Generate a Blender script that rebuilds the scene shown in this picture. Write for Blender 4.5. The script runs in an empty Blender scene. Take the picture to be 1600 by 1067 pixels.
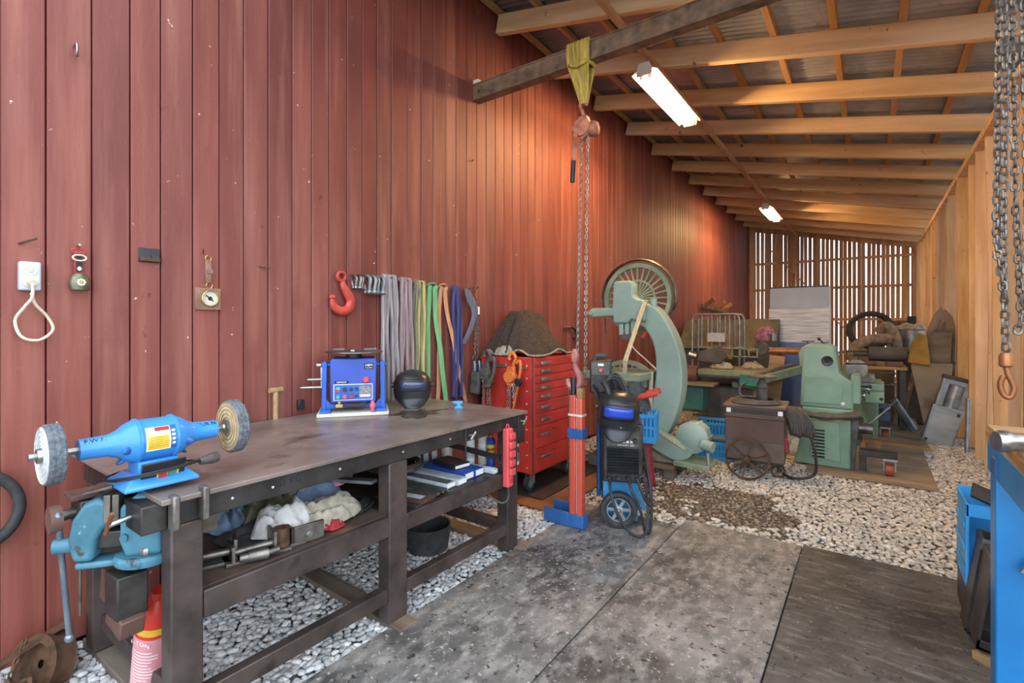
import bpy, bmesh, math, random
import numpy as np
from mathutils import Vector, Matrix, Euler, noise
PI = math.pi
R_ = math.radians
SC = bpy.context.scene
COL = SC.collection

# ------------------------------------------------------------------ camera
cam_d = bpy.data.cameras.new('camera'); cam = bpy.data.objects.new('camera', cam_d); COL.objects.link(cam)
cam.location = (2.98, 0.0, 1.48)
cam.rotation_euler = (PI/2, 0, R_(36.06))
cam_d.sensor_fit = 'HORIZONTAL'; cam_d.sensor_width = 36.0
cam_d.lens = 769.0/1600*36.0
cam_d.shift_y = -(533.5-508.0)/1600.0
cam_d.clip_start = 0.05; cam_d.clip_end = 400
SC.camera = cam

# ------------------------------------------------------------------ world, sun, exposure
w = bpy.data.worlds.new('sky'); SC.world = w; w.use_nodes = True
wn = w.node_tree.nodes; wl = w.node_tree.links
bg = wn['Background']
bg.inputs['Color'].default_value = (0.77, 0.88, 1.0, 1); bg.inputs['Strength'].default_value = 2.2
sun_d = bpy.data.lights.new('sun', 'SUN'); sun_d.energy = 4.0; sun_d.angle = R_(1.5); sun_d.color = (1, .93, .82)
sun = bpy.data.objects.new('sun', sun_d); COL.objects.link(sun)
sun.rotation_euler = Vector((0.6, -0.15, -0.75)).to_track_quat('-Z', 'Y').to_euler()
vs = SC.view_settings
vs.view_transform = 'Standard'; vs.look = 'None'; vs.gamma = 1.0; vs.use_curve_mapping = False
vs.exposure = 1.05
SC.cycles.max_bounces = 6; SC.cycles.adaptive_threshold = 0.025
TUBE_E = 165.0

# ------------------------------------------------------------------ helpers
def lin(h):
    h = h.lstrip('#')
    o = []
    for i in (0, 2, 4):
        c = int(h[i:i+2], 16)/255
        o.append(c/12.92 if c <= .04045 else ((c+.055)/1.055)**2.4)
    return (*o, 1)
MATS = {}
def mat(name, c, c2=None, rough=.6, metal=0.0, scale=6, stretch=(1,1,1), bump=0.0, bscale=None, lo=.35, hi=.65,
        spots=None, orand=0.0, island=0.0, spec=.5, emit=None, trans=0.0, streak=None, detail=5, coat=0.0, r2=None):
    m = bpy.data.materials.new(name); m.use_nodes = True; MATS[name] = m
    n = m.node_tree.nodes; l = m.node_tree.links; b = n['Principled BSDF']
    b.inputs['Roughness'].default_value = rough; b.inputs['Metallic'].default_value = metal
    b.inputs['Specular IOR Level'].default_value = spec
    if coat: b.inputs['Coat Weight'].default_value = coat; b.inputs['Coat Roughness'].default_value = .15
    if trans: b.inputs['Transmission Weight'].default_value = trans
    C1 = lin(c); C2 = lin(c2) if c2 else tuple(x*.62 for x in C1[:3])+(1,)
    tc = n.new('ShaderNodeTexCoord'); oi = n.new('ShaderNodeObjectInfo')
    off = n.new('ShaderNodeVectorMath'); off.operation = 'MULTIPLY_ADD'
    cmb = n.new('ShaderNodeCombineXYZ')
    for k in range(3): l.new(oi.outputs['Random'], cmb.inputs[k])
    l.new(cmb.outputs[0], off.inputs[0]); off.inputs[1].default_value = (37, 53, 71); l.new(tc.outputs['Object'], off.inputs[2])
    mp = n.new('ShaderNodeMapping'); mp.inputs['Scale'].default_value = stretch; l.new(off.outputs[0], mp.inputs['Vector'])
    def nz(sc, det=detail, ro=.55, v=None):
        t = n.new('ShaderNodeTexNoise'); t.inputs['Scale'].default_value = sc; t.inputs['Detail'].default_value = det
        t.inputs['Roughness'].default_value = ro; l.new(v or mp.outputs[0], t.inputs['Vector']); return t
    def ramp(src, a, z):
        r = n.new('ShaderNodeMapRange'); r.inputs[1].default_value = a; r.inputs[2].default_value = z; l.new(src, r.inputs[0]); return r
    def mix(fac, A, B, mode='MIX'):
        x = n.new('ShaderNodeMix'); x.data_type = 'RGBA'; x.blend_type = mode
        if hasattr(fac, 'name'): l.new(fac, x.inputs[0])
        else: x.inputs[0].default_value = fac
        for v, i in ((A, 6), (B, 7)):
            if hasattr(v, 'name'): l.new(v, x.inputs[i])
            else: x.inputs[i].default_value = v
        return x.outputs[2]
    t = nz(scale); f = ramp(t.outputs[0], lo, hi)
    col = mix(f.outputs[0], C2, C1)
    if streak:     # (colour, scale, stretch, lo, hi, amount)
        m2 = n.new('ShaderNodeMapping'); m2.inputs['Scale'].default_value = streak[2]; l.new(off.outputs[0], m2.inputs['Vector'])
        ts = nz(streak[1], 4, .6, m2.outputs[0]); fs = ramp(ts.outputs[0], streak[3], streak[4])
        fs.inputs[4].default_value = streak[5]
        col = mix(fs.outputs[0], col, lin(streak[0]))
    for sp in (spots or []):    # (colour, scale, lo, hi)
        t2 = nz(sp[1], 6, .65, off.outputs[0]); f2 = ramp(t2.outputs[0], sp[2], sp[3]); col = mix(f2.outputs[0], col, lin(sp[0]))
    if orand or island:
        src = oi.outputs['Random']
        if island:
            g = n.new('ShaderNodeNewGeometry'); src = g.outputs['Random Per Island']
            if orand:
                ad = n.new('ShaderNodeMath'); l.new(src, ad.inputs[0]); l.new(oi.outputs['Random'], ad.inputs[1]); ad.operation = 'ADD'
                fr = n.new('ShaderNodeMath'); fr.operation = 'FRACT'; l.new(ad.outputs[0], fr.inputs[0]); src = fr.outputs[0]
        amt = max(orand, island)
        hv = n.new('ShaderNodeHueSaturation'); rv = n.new('ShaderNodeMapRange'); l.new(src, rv.inputs[0])
        rv.inputs[3].default_value = 1-amt; rv.inputs[4].default_value = 1+amt; l.new(rv.outputs[0], hv.inputs['Value'])
        mm = n.new('ShaderNodeMath'); mm.operation = 'MULTIPLY'; mm.inputs[1].default_value = 7.31; l.new(src, mm.inputs[0])
        fr2 = n.new('ShaderNodeMath'); fr2.operation = 'FRACT'; l.new(mm.outputs[0], fr2.inputs[0])
        rs = n.new('ShaderNodeMapRange'); l.new(fr2.outputs[0], rs.inputs[0]); rs.inputs[3].default_value = 1-amt*1.1; rs.inputs[4].default_value = 1+amt*.7
        l.new(rs.outputs[0], hv.inputs['Saturation']); l.new(col, hv.inputs['Color']); col = hv.outputs[0]
    l.new(col, b.inputs['Base Color'])
    if r2 is not None:
        rr = n.new('ShaderNodeMapRange'); l.new(t.outputs[0], rr.inputs[0]); rr.inputs[1].default_value = lo; rr.inputs[2].default_value = hi
        rr.inputs[3].default_value = r2; rr.inputs[4].default_value = rough; l.new(rr.outputs[0], b.inputs['Roughness'])
    if bump:
        tb = nz(bscale, 6, .6) if bscale else t
        bp = n.new('ShaderNodeBump'); bp.inputs['Strength'].default_value = bump; bp.inputs['Distance'].default_value = .02
        l.new(tb.outputs[0], bp.inputs['Height']); l.new(bp.outputs[0], b.inputs['Normal'])
    if emit:
        b.inputs['Emission Color'].default_value = lin(emit[0]); b.inputs['Emission Strength'].default_value = emit[1]
    return m

class MB:
    def __init__(s): s.v = []; s.f = []
    def add(s, vs_, fs, M=None):
        o = len(s.v)
        if M is not None: vs_ = [M @ Vector(p) for p in vs_]
        s.v += [tuple(p) for p in vs_]; s.f += [tuple(i+o for i in q) for q in fs]; return s
    def box(s, x0, x1, y0, y1, z0, z1, M=None):
        return s.add([(x0,y0,z0),(x1,y0,z0),(x1,y1,z0),(x0,y1,z0),(x0,y0,z1),(x1,y0,z1),(x1,y1,z1),(x0,y1,z1)],
                     [(0,3,2,1),(4,5,6,7),(0,1,5,4),(1,2,6,5),(2,3,7,6),(3,0,4,7)], M)
    def cb(s, c, sz, rot=(0,0,0)):
        M = Matrix.Translation(c) @ Euler(rot).to_matrix().to_4x4()
        return s.box(-sz[0]/2, sz[0]/2, -sz[1]/2, sz[1]/2, -sz[2]/2, sz[2]/2, M)
    def bar(s, p0, p1, a, b, up=(0,0,1)):      # rectangular bar between two points
        p0 = Vector(p0); p1 = Vector(p1); d = p1-p0; L = d.length; d.normalize()
        u = Vector(up)
        if abs(d.dot(u)) > .98: u = Vector((0,1,0))
        x = d.cross(u).normalized(); y = x.cross(d)
        M = Matrix((( *x,0),( *y,0),( *d,0),(0,0,0,1))).transposed(); M.translation = p0
        return s.box(-a/2, a/2, -b/2, b/2, 0, L, M)
    def cyl(s, p0, p1, r, r2=None, n=16, caps=True):
        return s.tube([p0, p1], [r, r if r2 is None else r2], n, caps=caps)
    def tube(s, pts, r, n=8, closed=False, caps=True, flat=None):
        P = [Vector(p) for p in pts]; k = len(P)
        rs = list(r) if isinstance(r, (list, tuple)) else [r]*k
        T = []
        for i in range(k):
            a = P[i-1] if (i or closed) else P[i]; b = P[(i+1) % k] if (i < k-1 or closed) else P[i]
            t = (b-a); T.append(t.normalized() if t.length > 1e-9 else Vector((0,0,1)))
        u = Vector((0,0,1)) if abs(T[0].z) < .9 else Vector((0,1,0))
        x = T[0].cross(u).normalized(); vs_ = []
        for i in range(k):
            x = (x - T[i]*x.dot(T[i]));
            if x.length < 1e-6: x = T[i].orthogonal()
            x.normalize(); y = T[i].cross(x)
            fx, fy = flat or (1, 1)
            for j in range(n):
                a = 2*PI*j/n; vs_.append(P[i] + x*(math.cos(a)*rs[i]*fx) + y*(math.sin(a)*rs[i]*fy))
        fs = []
        for i in range(k if closed else k-1):
            for j in range(n):
                q = (i+1) % k
                fs.append((i*n+j, i*n+(j+1) % n, q*n+(j+1) % n, q*n+j))
        if caps and not closed:
            fs.append(tuple(reversed(range(n)))); fs.append(tuple(range((k-1)*n, k*n)))
        return s.add(vs_, fs)
    def lathe(s, prof, n=24, M=None, caps=True, a0=0, a1=2*PI):
        vs_ = []; full = abs(a1-a0-2*PI) < 1e-6; m = n if full else n+1
        for (r, z) in prof:
            for j in range(m):
                a = a0+(a1-a0)*j/n; vs_.append((r*math.cos(a), r*math.sin(a), z))
        fs = []
        for i in range(len(prof)-1):
            for j in range(n):
                q = (j+1) % m
                fs.append((i*m+j, i*m+q, (i+1)*m+q, (i+1)*m+j))
        if caps and full:
            if prof[0][0] > 1e-5: fs.append(tuple(reversed(range(n))))
            if prof[-1][0] > 1e-5: fs.append(tuple(range((len(prof)-1)*n, len(prof)*n)))
        return s.add(vs_, fs, M)
    def prism(s, poly, z0, z1, M=None):
        n = len(poly); A = sum(poly[i][0]*poly[(i+1) % n][1]-poly[(i+1) % n][0]*poly[i][1] for i in range(n))
        if A < 0: poly = poly[::-1]
        vs_ = [(x, y, z0) for x, y in poly]+[(x, y, z1) for x, y in poly]
        fs = [tuple(reversed(range(n))), tuple(range(n, 2*n))]+[(i, (i+1) % n, n+(i+1) % n, n+i) for i in range(n)]
        return s.add(vs_, fs, M)
    def torus(s, R, r, M=None, n=24, m=8):
        c = [(R*math.cos(2*PI*i/n), R*math.sin(2*PI*i/n), 0) for i in range(n)]
        if M is not None: c = [M @ Vector(p) for p in c]
        return s.tube(c, r, m, closed=True)
    def ball(s, c, r, n=14, m=9, M=None):
        r = r if isinstance(r, (tuple, list)) else (r, r, r); vs_ = []
        for i in range(m+1):
            t = PI*i/m
            for j in range(n):
                a = 2*PI*j/n; vs_.append((c[0]+r[0]*math.sin(t)*math.cos(a), c[1]+r[1]*math.sin(t)*math.sin(a), c[2]-r[2]*math.cos(t)))
        fs = []
        for i in range(m):
            for j in range(n): fs.append((i*n+j, i*n+(j+1) % n, (i+1)*n+(j+1) % n, (i+1)*n+j))
        return s.add(vs_, fs, M)
    def grid(s, fn, nu, nv):
        vs_ = [fn(i/nu, j/nv) for j in range(nv+1) for i in range(nu+1)]; w_ = nu+1
        return s.add(vs_, [(j*w_+i, j*w_+i+1, (j+1)*w_+i+1, (j+1)*w_+i) for j in range(nv) for i in range(nu)])
    def mesh(s, name, smooth=40):
        me = bpy.data.meshes.new(name); me.from_pydata(s.v, [], s.f)
        bm = bmesh.new(); bm.from_mesh(me)
        bmesh.ops.remove_doubles(bm, verts=bm.verts, dist=1e-5); bmesh.ops.recalc_face_normals(bm, faces=bm.faces)
        bm.to_mesh(me); bm.free(); me.update()
        if smooth:
            me.shade_smooth(); me.set_sharp_from_angle(angle=R_(smooth))
        return me
    def build(s, name, m, parent=None, bev=0, seg=2, sub=0, solid=0, smooth=40):
        o = bpy.data.objects.new(name, s.mesh(name, smooth)); COL.objects.link(o)
        if m: o.data.materials.append(MATS[m])
        if parent: o.parent = parent
        if solid:
            k = o.modifiers.new('solid', 'SOLIDIFY'); k.thickness = solid; k.offset = 0
        if bev:
            k = o.modifiers.new('bevel', 'BEVEL'); k.width = bev; k.segments = seg; k.limit_method = 'ANGLE'; k.angle_limit = R_(45)
        if sub:
            k = o.modifiers.new('sub', 'SUBSURF'); k.levels = sub; k.render_levels = sub
        return o
def rect_prism(mb, poly, y0, y1):          # outline in x,z extruded along y
    M = Matrix(((1,0,0,0),(0,0,1,0),(0,1,0,0),(0,0,0,1))); mb.prism(poly, y0, y1, M); return mb
def tag(o, label, cat, group=None, kind=None):
    o['label'] = label; o['category'] = cat
    if group: o['group'] = group
    if kind: o['kind'] = kind
    return o
def thing(name, label, cat, loc=(0,0,0), rz=0, group=None, rot=None):
    o = bpy.data.objects.new(name, None); COL.objects.link(o); o.empty_display_size = .05
    o.location = loc; o.rotation_euler = rot or (0, 0, rz); return tag(o, label, cat, group)
def struct(o): o['kind'] = 'structure'; return o
def child(name, me, parent, loc=(0,0,0), rot=(0,0,0), scale=(1,1,1), m=None):
    o = bpy.data.objects.new(name, me); COL.objects.link(o); o.parent = parent; o.location = loc; o.rotation_euler = rot; o.scale = scale
    return o
def withmat(me, m): me.materials.append(MATS[m]); return me
def dup(root, loc=None, rz=None, label=None, group=None, parent=None):
    r = root.copy(); COL.objects.link(r)
    if parent is not None: r.parent = parent
    if loc is not None: r.location = loc
    if rz is not None: r.rotation_euler[2] = rz
    if label: r['label'] = label
    if group: r['group'] = group
    for ch in list(root.children): dup(ch, parent=r)
    return r
def text(s, size, m, parent, loc, rot, name='lettering', sx=1.0, depth=.0006):
    cu = bpy.data.curves.new('t', 'FONT'); cu.body = s; cu.size = size; cu.align_x = 'CENTER'; cu.align_y = 'CENTER'; cu.extrude = depth/2
    cu.resolution_u = 2
    t = bpy.data.objects.new('t', cu); COL.objects.link(t); dg = bpy.context.evaluated_depsgraph_get()
    me = bpy.data.meshes.new_from_object(t.evaluated_get(dg)); bpy.data.objects.remove(t); bpy.data.curves.remove(cu)
    me.materials.clear(); me.materials.append(MATS[m])
    o = bpy.data.objects.new(name, me); COL.objects.link(o); o.parent = parent; o.location = loc; o.rotation_euler = rot; o.scale = (sx, 1, 1)
    return o
def arc(c, r, a0, a1, n, plane='xz'):
    out = []
    for i in range(n+1):
        a = a0+(a1-a0)*i/n; x = r*math.cos(a); y = r*math.sin(a)
        out.append((c[0]+x, c[1], c[2]+y) if plane == 'xz' else ((c[0], c[1]+x, c[2]+y) if plane == 'yz' else (c[0]+x, c[1]+y, c[2])))
    return out
def spline(pts, n=8, closed=False):         # Catmull-Rom
    P = [Vector(p) for p in pts]; k = len(P); out = []
    for i in range(k if closed else k-1):
        if closed: a, b, c, d = P[i-1], P[i], P[(i+1) % k], P[(i+2) % k]
        else: a, b, c, d = P[max(i-1, 0)], P[i], P[i+1], P[min(i+2, k-1)]
        for j in range(n):
            t = j/n; out.append(.5*((2*b)+(c-a)*t+(2*a-5*b+4*c-d)*t*t+(3*b-a-3*c+d)*t**3))
    if not closed: out.append(P[-1])
    return out
def link_mesh(L, W, r, n=14, m=6):          # one chain link, long axis z
    pts = []; h = L/2-W/2
    for i in range(n):
        a = 2*PI*i/n; z = math.sin(a)*(W/2-r); x = math.cos(a)*(W/2-r); pts.append((x, 0, z+(h if math.sin(a) > 0 else -h)))
    return MB().tube(pts, r, m, closed=True).mesh('chain_link')
def chain(parent, pts, me, pitch, wob=0.12, rng=random):    # links along a polyline
    P = [Vector(p) for p in pts]; k = 0; i = 0; d = 0.0; res = 0
    seg = 0; pos = 0.0
    L = [(P[j+1]-P[j]).length for j in range(len(P)-1)]; tot = sum(L); s_ = pitch/2; c = 0
    while s_ < tot:
        q = s_; j = 0
        while j < len(L)-1 and q > L[j]: q -= L[j]; j += 1
        dr = (P[j+1]-P[j]).normalized(); p = P[j]+dr*q
        M = dr.to_track_quat('Z', 'X').to_matrix() @ Matrix.Rotation((PI/4 if c % 2 else -PI/4)+rng.uniform(-wob, wob), 3, 'Z')
        child('chain_link', me, parent, p, M.to_euler()); s_ += pitch; c += 1
def rag(name, m, label, cat, c, rx, ry, h, seed, parent=None, group=None, fold=13.0, n=44):
    rng = random.Random(seed); off = Vector((seed*3.7, seed*1.3, 0))
    def fn(u, v):
        x = u*2-1; y = v*2-1
        sx = x*math.sqrt(max(0, 1-y*y/2)); sy = y*math.sqrt(max(0, 1-x*x/2)); r = math.hypot(sx, sy)
        q = Vector((sx*1.3, sy*1.3, 0))+off; w1 = noise.noise(q*1.1); w2 = noise.noise(q*1.1+Vector((5, 7, 3)))
        an = math.atan2(sy, sx); rad = 1+.25*noise.noise(Vector((math.cos(an)*1.5, math.sin(an)*1.5, seed)))
        f1 = math.sin(.8*fold*(sx*math.cos(seed)+sy*math.sin(seed)+.55*w1)); f2 = math.sin(fold*1.4*(sx*math.sin(seed*2)-sy*math.cos(seed*2)+.5*w2))
        env = max(0, 1-r**3)
        z = h*env*(.70+.35*w2)+env**.5*(min(h, .12)*.20*f1+min(h, .12)*.05*f2+.010*noise.noise(q*5))+.006
        return (c[0]+(sx+.10*w1)*rx*rad, c[1]+(sy+.10*w2)*ry*rad, c[2]+max(z, .004))
    o = MB().grid(fn, n, n).build(name, m, parent, solid=.004, smooth=80)
    if not parent: tag(o, label, cat, group)
    return o
# ------------------------------------------------------------------ materials
mat('red_paint_board', '85463b', '692f27', rough=.58, scale=2.2, stretch=(1,1,.22), bump=.10, bscale=30, orand=.035,
    streak=('a96e5c', 5, (1.5,1.5,.10), .50, .78, .6), spots=[('632e24', 1.1, .58, .80), ('e6d2c6', 20, .70, .715), ('4a1f19', 9, .68, .76)])
mat('wall_backing', '2a1512', rough=.9)
mat('roof_wood', 'dfbb8c', 'c39a68', rough=.62, scale=5, stretch=(.18,1.6,1.6), bump=.06, orand=.12, spots=[('7a4a24', 10, .655, .71)])
mat('purlin_wood', 'c49a66', 'a0764a', rough=.68, scale=5, stretch=(1.6,.18,1.6), orand=.12)
mat('stud_wood', 'e4c294', 'c49a68', rough=.62, scale=5, stretch=(1.6,1.6,.18), bump=.06, orand=.2, spots=[('7d4c26', 10, .655, .71)])
mat('slat_wood', 'cda57c', 'a87e58', rough=.7, scale=5, stretch=(1.6,1.6,.2), orand=.15)
mat('roof_sheet', 'b9bcc0', '94979c', rough=.45, metal=.25, scale=3, spots=[('5c5048', 3, .6, .8)])
mat('beam_steel', '8a7058', '5a4838', rough=.6, metal=.2, scale=9, bump=.08, spots=[('82603f', 5, .55, .75)])
mat('lamp_housing', 'd9d6cc', 'c4c0b4', rough=.4)
mat('lamp_reflector', 'c9c5ba', 'bfbbb0', rough=.35)
mat('tube_glow', 'ffffff', rough=.4, emit=('ffcd8c', TUBE_E))
mat('sling_yellow', 'cbb052', '8f7a34', rough=.8, scale=40, stretch=(1,1,.1), bump=.1)
mat('hoist_orange', 'c9805e', '8d523c', rough=.55, scale=14, spots=[('5a3a2c', 10, .6, .7)])
mat('chain_steel', 'aaa69e', '7a766e', rough=.38, metal=.85, scale=30)
mat('chain_old', '8f8a82', '5d554c', rough=.48, metal=.75, scale=30)
mat('black_grip', '26282b', '17181a', rough=.5, scale=20)
mat('ground', '7d766c', '5a544c', rough=.95, scale=30, lo=.3, hi=.7, bump=.6, bscale=45, spots=[('4c443a', 1.6, .58, .75)])
mat('pebble', 'd2d0cc', 'b4b4b4', rough=.8, scale=14, island=.26, orand=.26, bump=.05)
mat('pebble_far', 'cfc7b9', 'aea697', rough=.85, scale=14, island=.26)
mat('dirt', '65584a', '4b4036', rough=.95, scale=20, bump=.7, bscale=60)
mat('pebble_dirt', '93846f', '6e6151', rough=.9, scale=14, island=.35)
mat('mat_rubber', '7c7a77', '464545', rough=.6, scale=2.6, lo=.36, hi=.66, bump=.12, bscale=60, detail=9, spec=.4,
    streak=('b3b0a9', 20, (1,.5,1), .46, .74, .55), spots=[('2a2a2b', 4.5, .54, .76), ('262627', 28, .58, .66), ('bab7b0', 42, .60, .70)])
mat('mat_rubber_dark', '5a5856', '333333', rough=.6, scale=2.6, lo=.36, hi=.66, bump=.12, bscale=60, detail=9, spec=.4,
    streak=('8c8a85', 26, (.25,1,1), .52, .76, .6), spots=[('1c1c1d', 4.5, .56, .78), ('1e1e1f', 28, .58, .66), ('9a9791', 42, .62, .72)])
mat('bench_top', '9a8c83', '6c5f57', rough=.28, metal=.3, scale=3, bump=.03, bscale=20, lo=.3, hi=.7, r2=.42,
    spots=[('3d332c', 2.6, .60, .72), ('a59b93', 5, .60, .74)])
mat('bench_steel', '5e514b', '3f3632', rough=.5, metal=.45, scale=6, bump=.05, bscale=25, spots=[('a39a92', 17, .72, .75), ('2d2725', 4, .6, .72)])
mat('bench_black', '46423f', '302d2b', rough=.42, metal=.4, scale=8, bump=.06, spots=[('807870', 18, .69, .73)])
mat('shelf_wood', '5a4638', '40312a', rough=.75, scale=6, stretch=(1.5,.2,1), spots=[('8a5a34', 4, .6, .75)])
mat('old_timber', '7d7060', '574c3f', rough=.85, scale=6, stretch=(.25,1.5,1.5), bump=.15, orand=.1)
mat('timber_block', 'b28a58', '8a683c', rough=.75, scale=6, stretch=(.3,1.5,1.5), orand=.12, bump=.08)
mat('bright_steel', 'b9b7b2', '8e8b86', rough=.32, metal=.9, scale=14)
mat('worn_steel', '8b857d', '5a524b', rough=.42, metal=.75, scale=10, bump=.05, spots=[('4a3c32', 7, .58, .70)])
mat('dark_steel', '4c4844', '302d2b', rough=.45, metal=.6, scale=10, bump=.05)
mat('rust', '6b4a36', '43301f', rough=.8, metal=.2, scale=12, bump=.2)
mat('buffer_blue', '3f8fd8', '3384cc', rough=.38, scale=3, coat=.2)
mat('vise_blue', '4b7f92', '32606f', rough=.5, scale=6, spots=[('3a3430', 11, .60, .68), ('8fa9b0', 16, .66, .74)], bump=.06)
mat('vise_bar', '8b98a4', '66737e', rough=.4, metal=.6, scale=10)
mat('pos_blue', '3554b4', '2b49a4', rough=.42, scale=3)
mat('pos_frame', '2d63bf', '2556a8', rough=.45, scale=4)
mat('crate_blue', '3fa3e0', '2d8ccc', rough=.45, scale=4)
mat('cart_blue', '2f8ac0', '2474a6', rough=.45, scale=5, spots=[('1b5277', 5, .62, .72)])
mat('bench_blue', '1f83c6', '1a74b4', rough=.38, scale=4, coat=.15)
mat('tube_blue', '2f5f9c', '254d82', rough=.4, scale=5)
mat('hook_red', 'c84a3e', 'a53a32', rough=.45, scale=10, spots=[('e08a80', 16, .68, .74)])
mat('cab_red', 'c4382c', 'a22a22', rough=.45, scale=4, spots=[('e39a90', 30, .735, .75), ('7d201b', 3, .62, .76)], bump=.03)
mat('post_red', 'cf5a46', 'b04434', rough=.45, scale=5, stretch=(1,1,.2), spots=[('e0b0a0', 13, .66, .73)])
mat('bright_red', 'd8382c', 'c22c22', rough=.4, scale=4)
mat('strip_red', 'dc5658', 'c94648', rough=.5, scale=4)
mat('pink_grip', 'd86f86', 'b3516a', rough=.6, scale=10)
mat('label_pink', 'd9949a', 'd2868c', rough=.6, scale=8)
mat('pink_paint', 'c98a86', 'a8645f', rough=.5, scale=8)
mat('orange', 'e0783a', 'c05e28', rough=.5, scale=8)
mat('machine_green', '98ad9f', '84998b', rough=.48, scale=2.5, bump=.02, spots=[('6f7f68', 4, .60, .76)])
mat('lathe_green', '86a690', '6e8f79', rough=.42, scale=2.5, spots=[('63755f', 5, .62, .75)])
mat('dusty_green', '8a9c82', '6e7d66', rough=.65, scale=4, spots=[('9a8f78', 4, .52, .7)])
mat('teal', '4f8d83', '3d746b', rough=.5, scale=5)
mat('white', 'f0efec', 'e6e4df', rough=.5)
mat('off_white', 'd8d2c4', 'c2bba9', rough=.55, scale=8)
mat('outlet_grey', 'c3cad6', 'b3bac8', rough=.4)
mat('cord_cream', 'd9cdb4', 'c8baa0', rough=.55)
mat('cable', '2c2d2f', '1c1d1e', rough=.5, scale=20)
mat('cable_grey', '5a5750', '403e39', rough=.6, scale=20)
mat('rubber', '3a3a3b', '262627', rough=.7, scale=18, bump=.05)
mat('black_plastic', '2b2d30', '1c1e20', rough=.35, scale=10)
mat('visor', '39405e', '2a3050', rough=.12, spec=.8)
mat('visor_blue', '2c49b8', '263ea0', rough=.12, spec=.8)
mat('yellow', 'e8c63c', 'd9b428', rough=.5)
mat('label_yellow', 'e7bd35', 'd8ab26', rough=.55, scale=40)
mat('label_red', 'c8322c', rough=.55)
mat('ink', '22242a', rough=.7)
mat('teal_button', '55c0b8', rough=.4)
mat('red_button', 'e2606a', rough=.4)
mat('screen', '9a8f92', '6d666a', rough=.3, scale=60)
mat('buff_cloth', 'c9b88a', 'a8956a', rough=.95, scale=40, bump=.3)
mat('buff_rim', '6f757a', '4c5258', rough=.95, scale=60, bump=.5)
mat('cloth_white_edge', 'd5d5d2', 'aeb0b0', rough=.95, scale=50, bump=.4)
mat('sling_grey', 'a9a1a0', '7f7678', rough=.9, scale=60, stretch=(1,1,.06), bump=.2)
mat('sling_mauve', 'a6908f', '7f6b6c', rough=.9, scale=60, stretch=(1,1,.06), bump=.2)
mat('sling_olive', '8e8b72', '6b6856', rough=.9, scale=60, stretch=(1,1,.06), bump=.2)
mat('sling_straw', 'c9b86e', '9d8e4e', rough=.9, scale=60, stretch=(1,1,.06), bump=.2)
mat('sling_green', '7fc08a', '62a570', rough=.85, scale=50, stretch=(1,1,.1))
mat('sling_peach', 'd9a480', 'ba825f', rough=.85, scale=50, stretch=(1,1,.1))
mat('sling_violet', '4d4a7a', '353358', rough=.85, scale=50, stretch=(1,1,.1), bump=.1)
mat('sling_slate', '6f7285', '515466', rough=.85, scale=50, stretch=(1,1,.1), bump=.1)
mat('blanket', '4a3b30', '33281f', rough=.98, scale=40, bump=.35)
mat('binding', 'a8997f', '857860', rough=.9, scale=30)
mat('rag_blue', '7e93aa', '5c7088', rough=.95, scale=20, bump=.1)
mat('rag_white', 'd3d0cb', 'aeaba6', rough=.95, scale=20, bump=.1)
mat('rag_pink', 'd293a2', 'b07386', rough=.95, scale=20, bump=.1)
mat('rag_olive', '7d7a5c', '5b5942', rough=.95, scale=20, bump=.1)
mat('rag_beige', 'b5ab98', '8e8574', rough=.95, scale=20, bump=.1)
mat('rag_dark', '45464a', '2f3033', rough=.95, scale=20, bump=.1)
mat('rag_red', 'a8323a', '86262c', rough=.95, scale=20)
mat('strap_beige', 'cdbf9c', 'b3a582', rough=.85, scale=40, stretch=(1,1,.2))
mat('plywood', 'b89a78', '9a7d5c', rough=.7, scale=4, stretch=(.4,1.5,1), spots=[('d9d2c8', 3, .62, .72)])
mat('ply_old', '91836f', '716553', rough=.8, scale=3, stretch=(.4,1.5,1), spots=[('4e4032', 2.5, .58, .74)])
mat('hardboard', '84532f', '6a4024', rough=.75, scale=3)
mat('board_black', '33261f', '251b16', rough=.8, scale=5)
mat('cab_grey', 'cdd3d6', 'c0c6ca', rough=.4, scale=2)
mat('cab_blue', '7188c2', '6078b4', rough=.4, scale=2)
mat('film', 'f6f5f3', 'd4d1cc', rough=.18, scale=5, stretch=(.5,1,9), lo=.42, hi=.58, bump=.5, spec=.8)
mat('leather_brown', '6b4c40', '4f382f', rough=.6, scale=3, bump=.05, spots=[('8a6a58', 3, .58, .75)])
mat('box_brown', '6e5a4e', '524238', rough=.6, scale=4, spots=[('8f8074', 6, .62, .74)])
mat('chest_olive', '8a8264', '6b644c', rough=.7, scale=3)
mat('chest_grey', '5c5a54', '454440', rough=.7, scale=4)
mat('duct', '9a8a72', '75684f', rough=.8, scale=16, bump=.2)
mat('stainless', 'b4b8bb', '8e9396', rough=.34, metal=.85, scale=4, stretch=(.5,.5,2))
mat('galv', 'a8acae', '868a8c', rough=.42, metal=.7, scale=12)
mat('caster_red', 'a4523c', '86402e', rough=.5, scale=8)
mat('mustard', 'a8832f', '86661f', rough=.7, scale=6)
mat('canvas', '8f6c44', '6f5232', rough=.95, scale=14, bump=.1)
mat('copper', 'b0764a', '8d5a36', rough=.4, metal=.5)
mat('bell_metal', '7e7a62', '56523f', rough=.42, metal=.6, scale=12)
mat('leather_red', 'a8343a', '82262c', rough=.6, scale=14)
mat('leather_tan', '9a7560', '7a5a48', rough=.7, scale=14)
mat('brass', 'c9b27a', 'a58f58', rough=.3, metal=.8)
mat('toolbox_blue', '7292b4', '5c7c9e', rough=.5, scale=6)
mat('cardboard', 'a98556', '8c6c42', rough=.85, scale=6)
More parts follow.
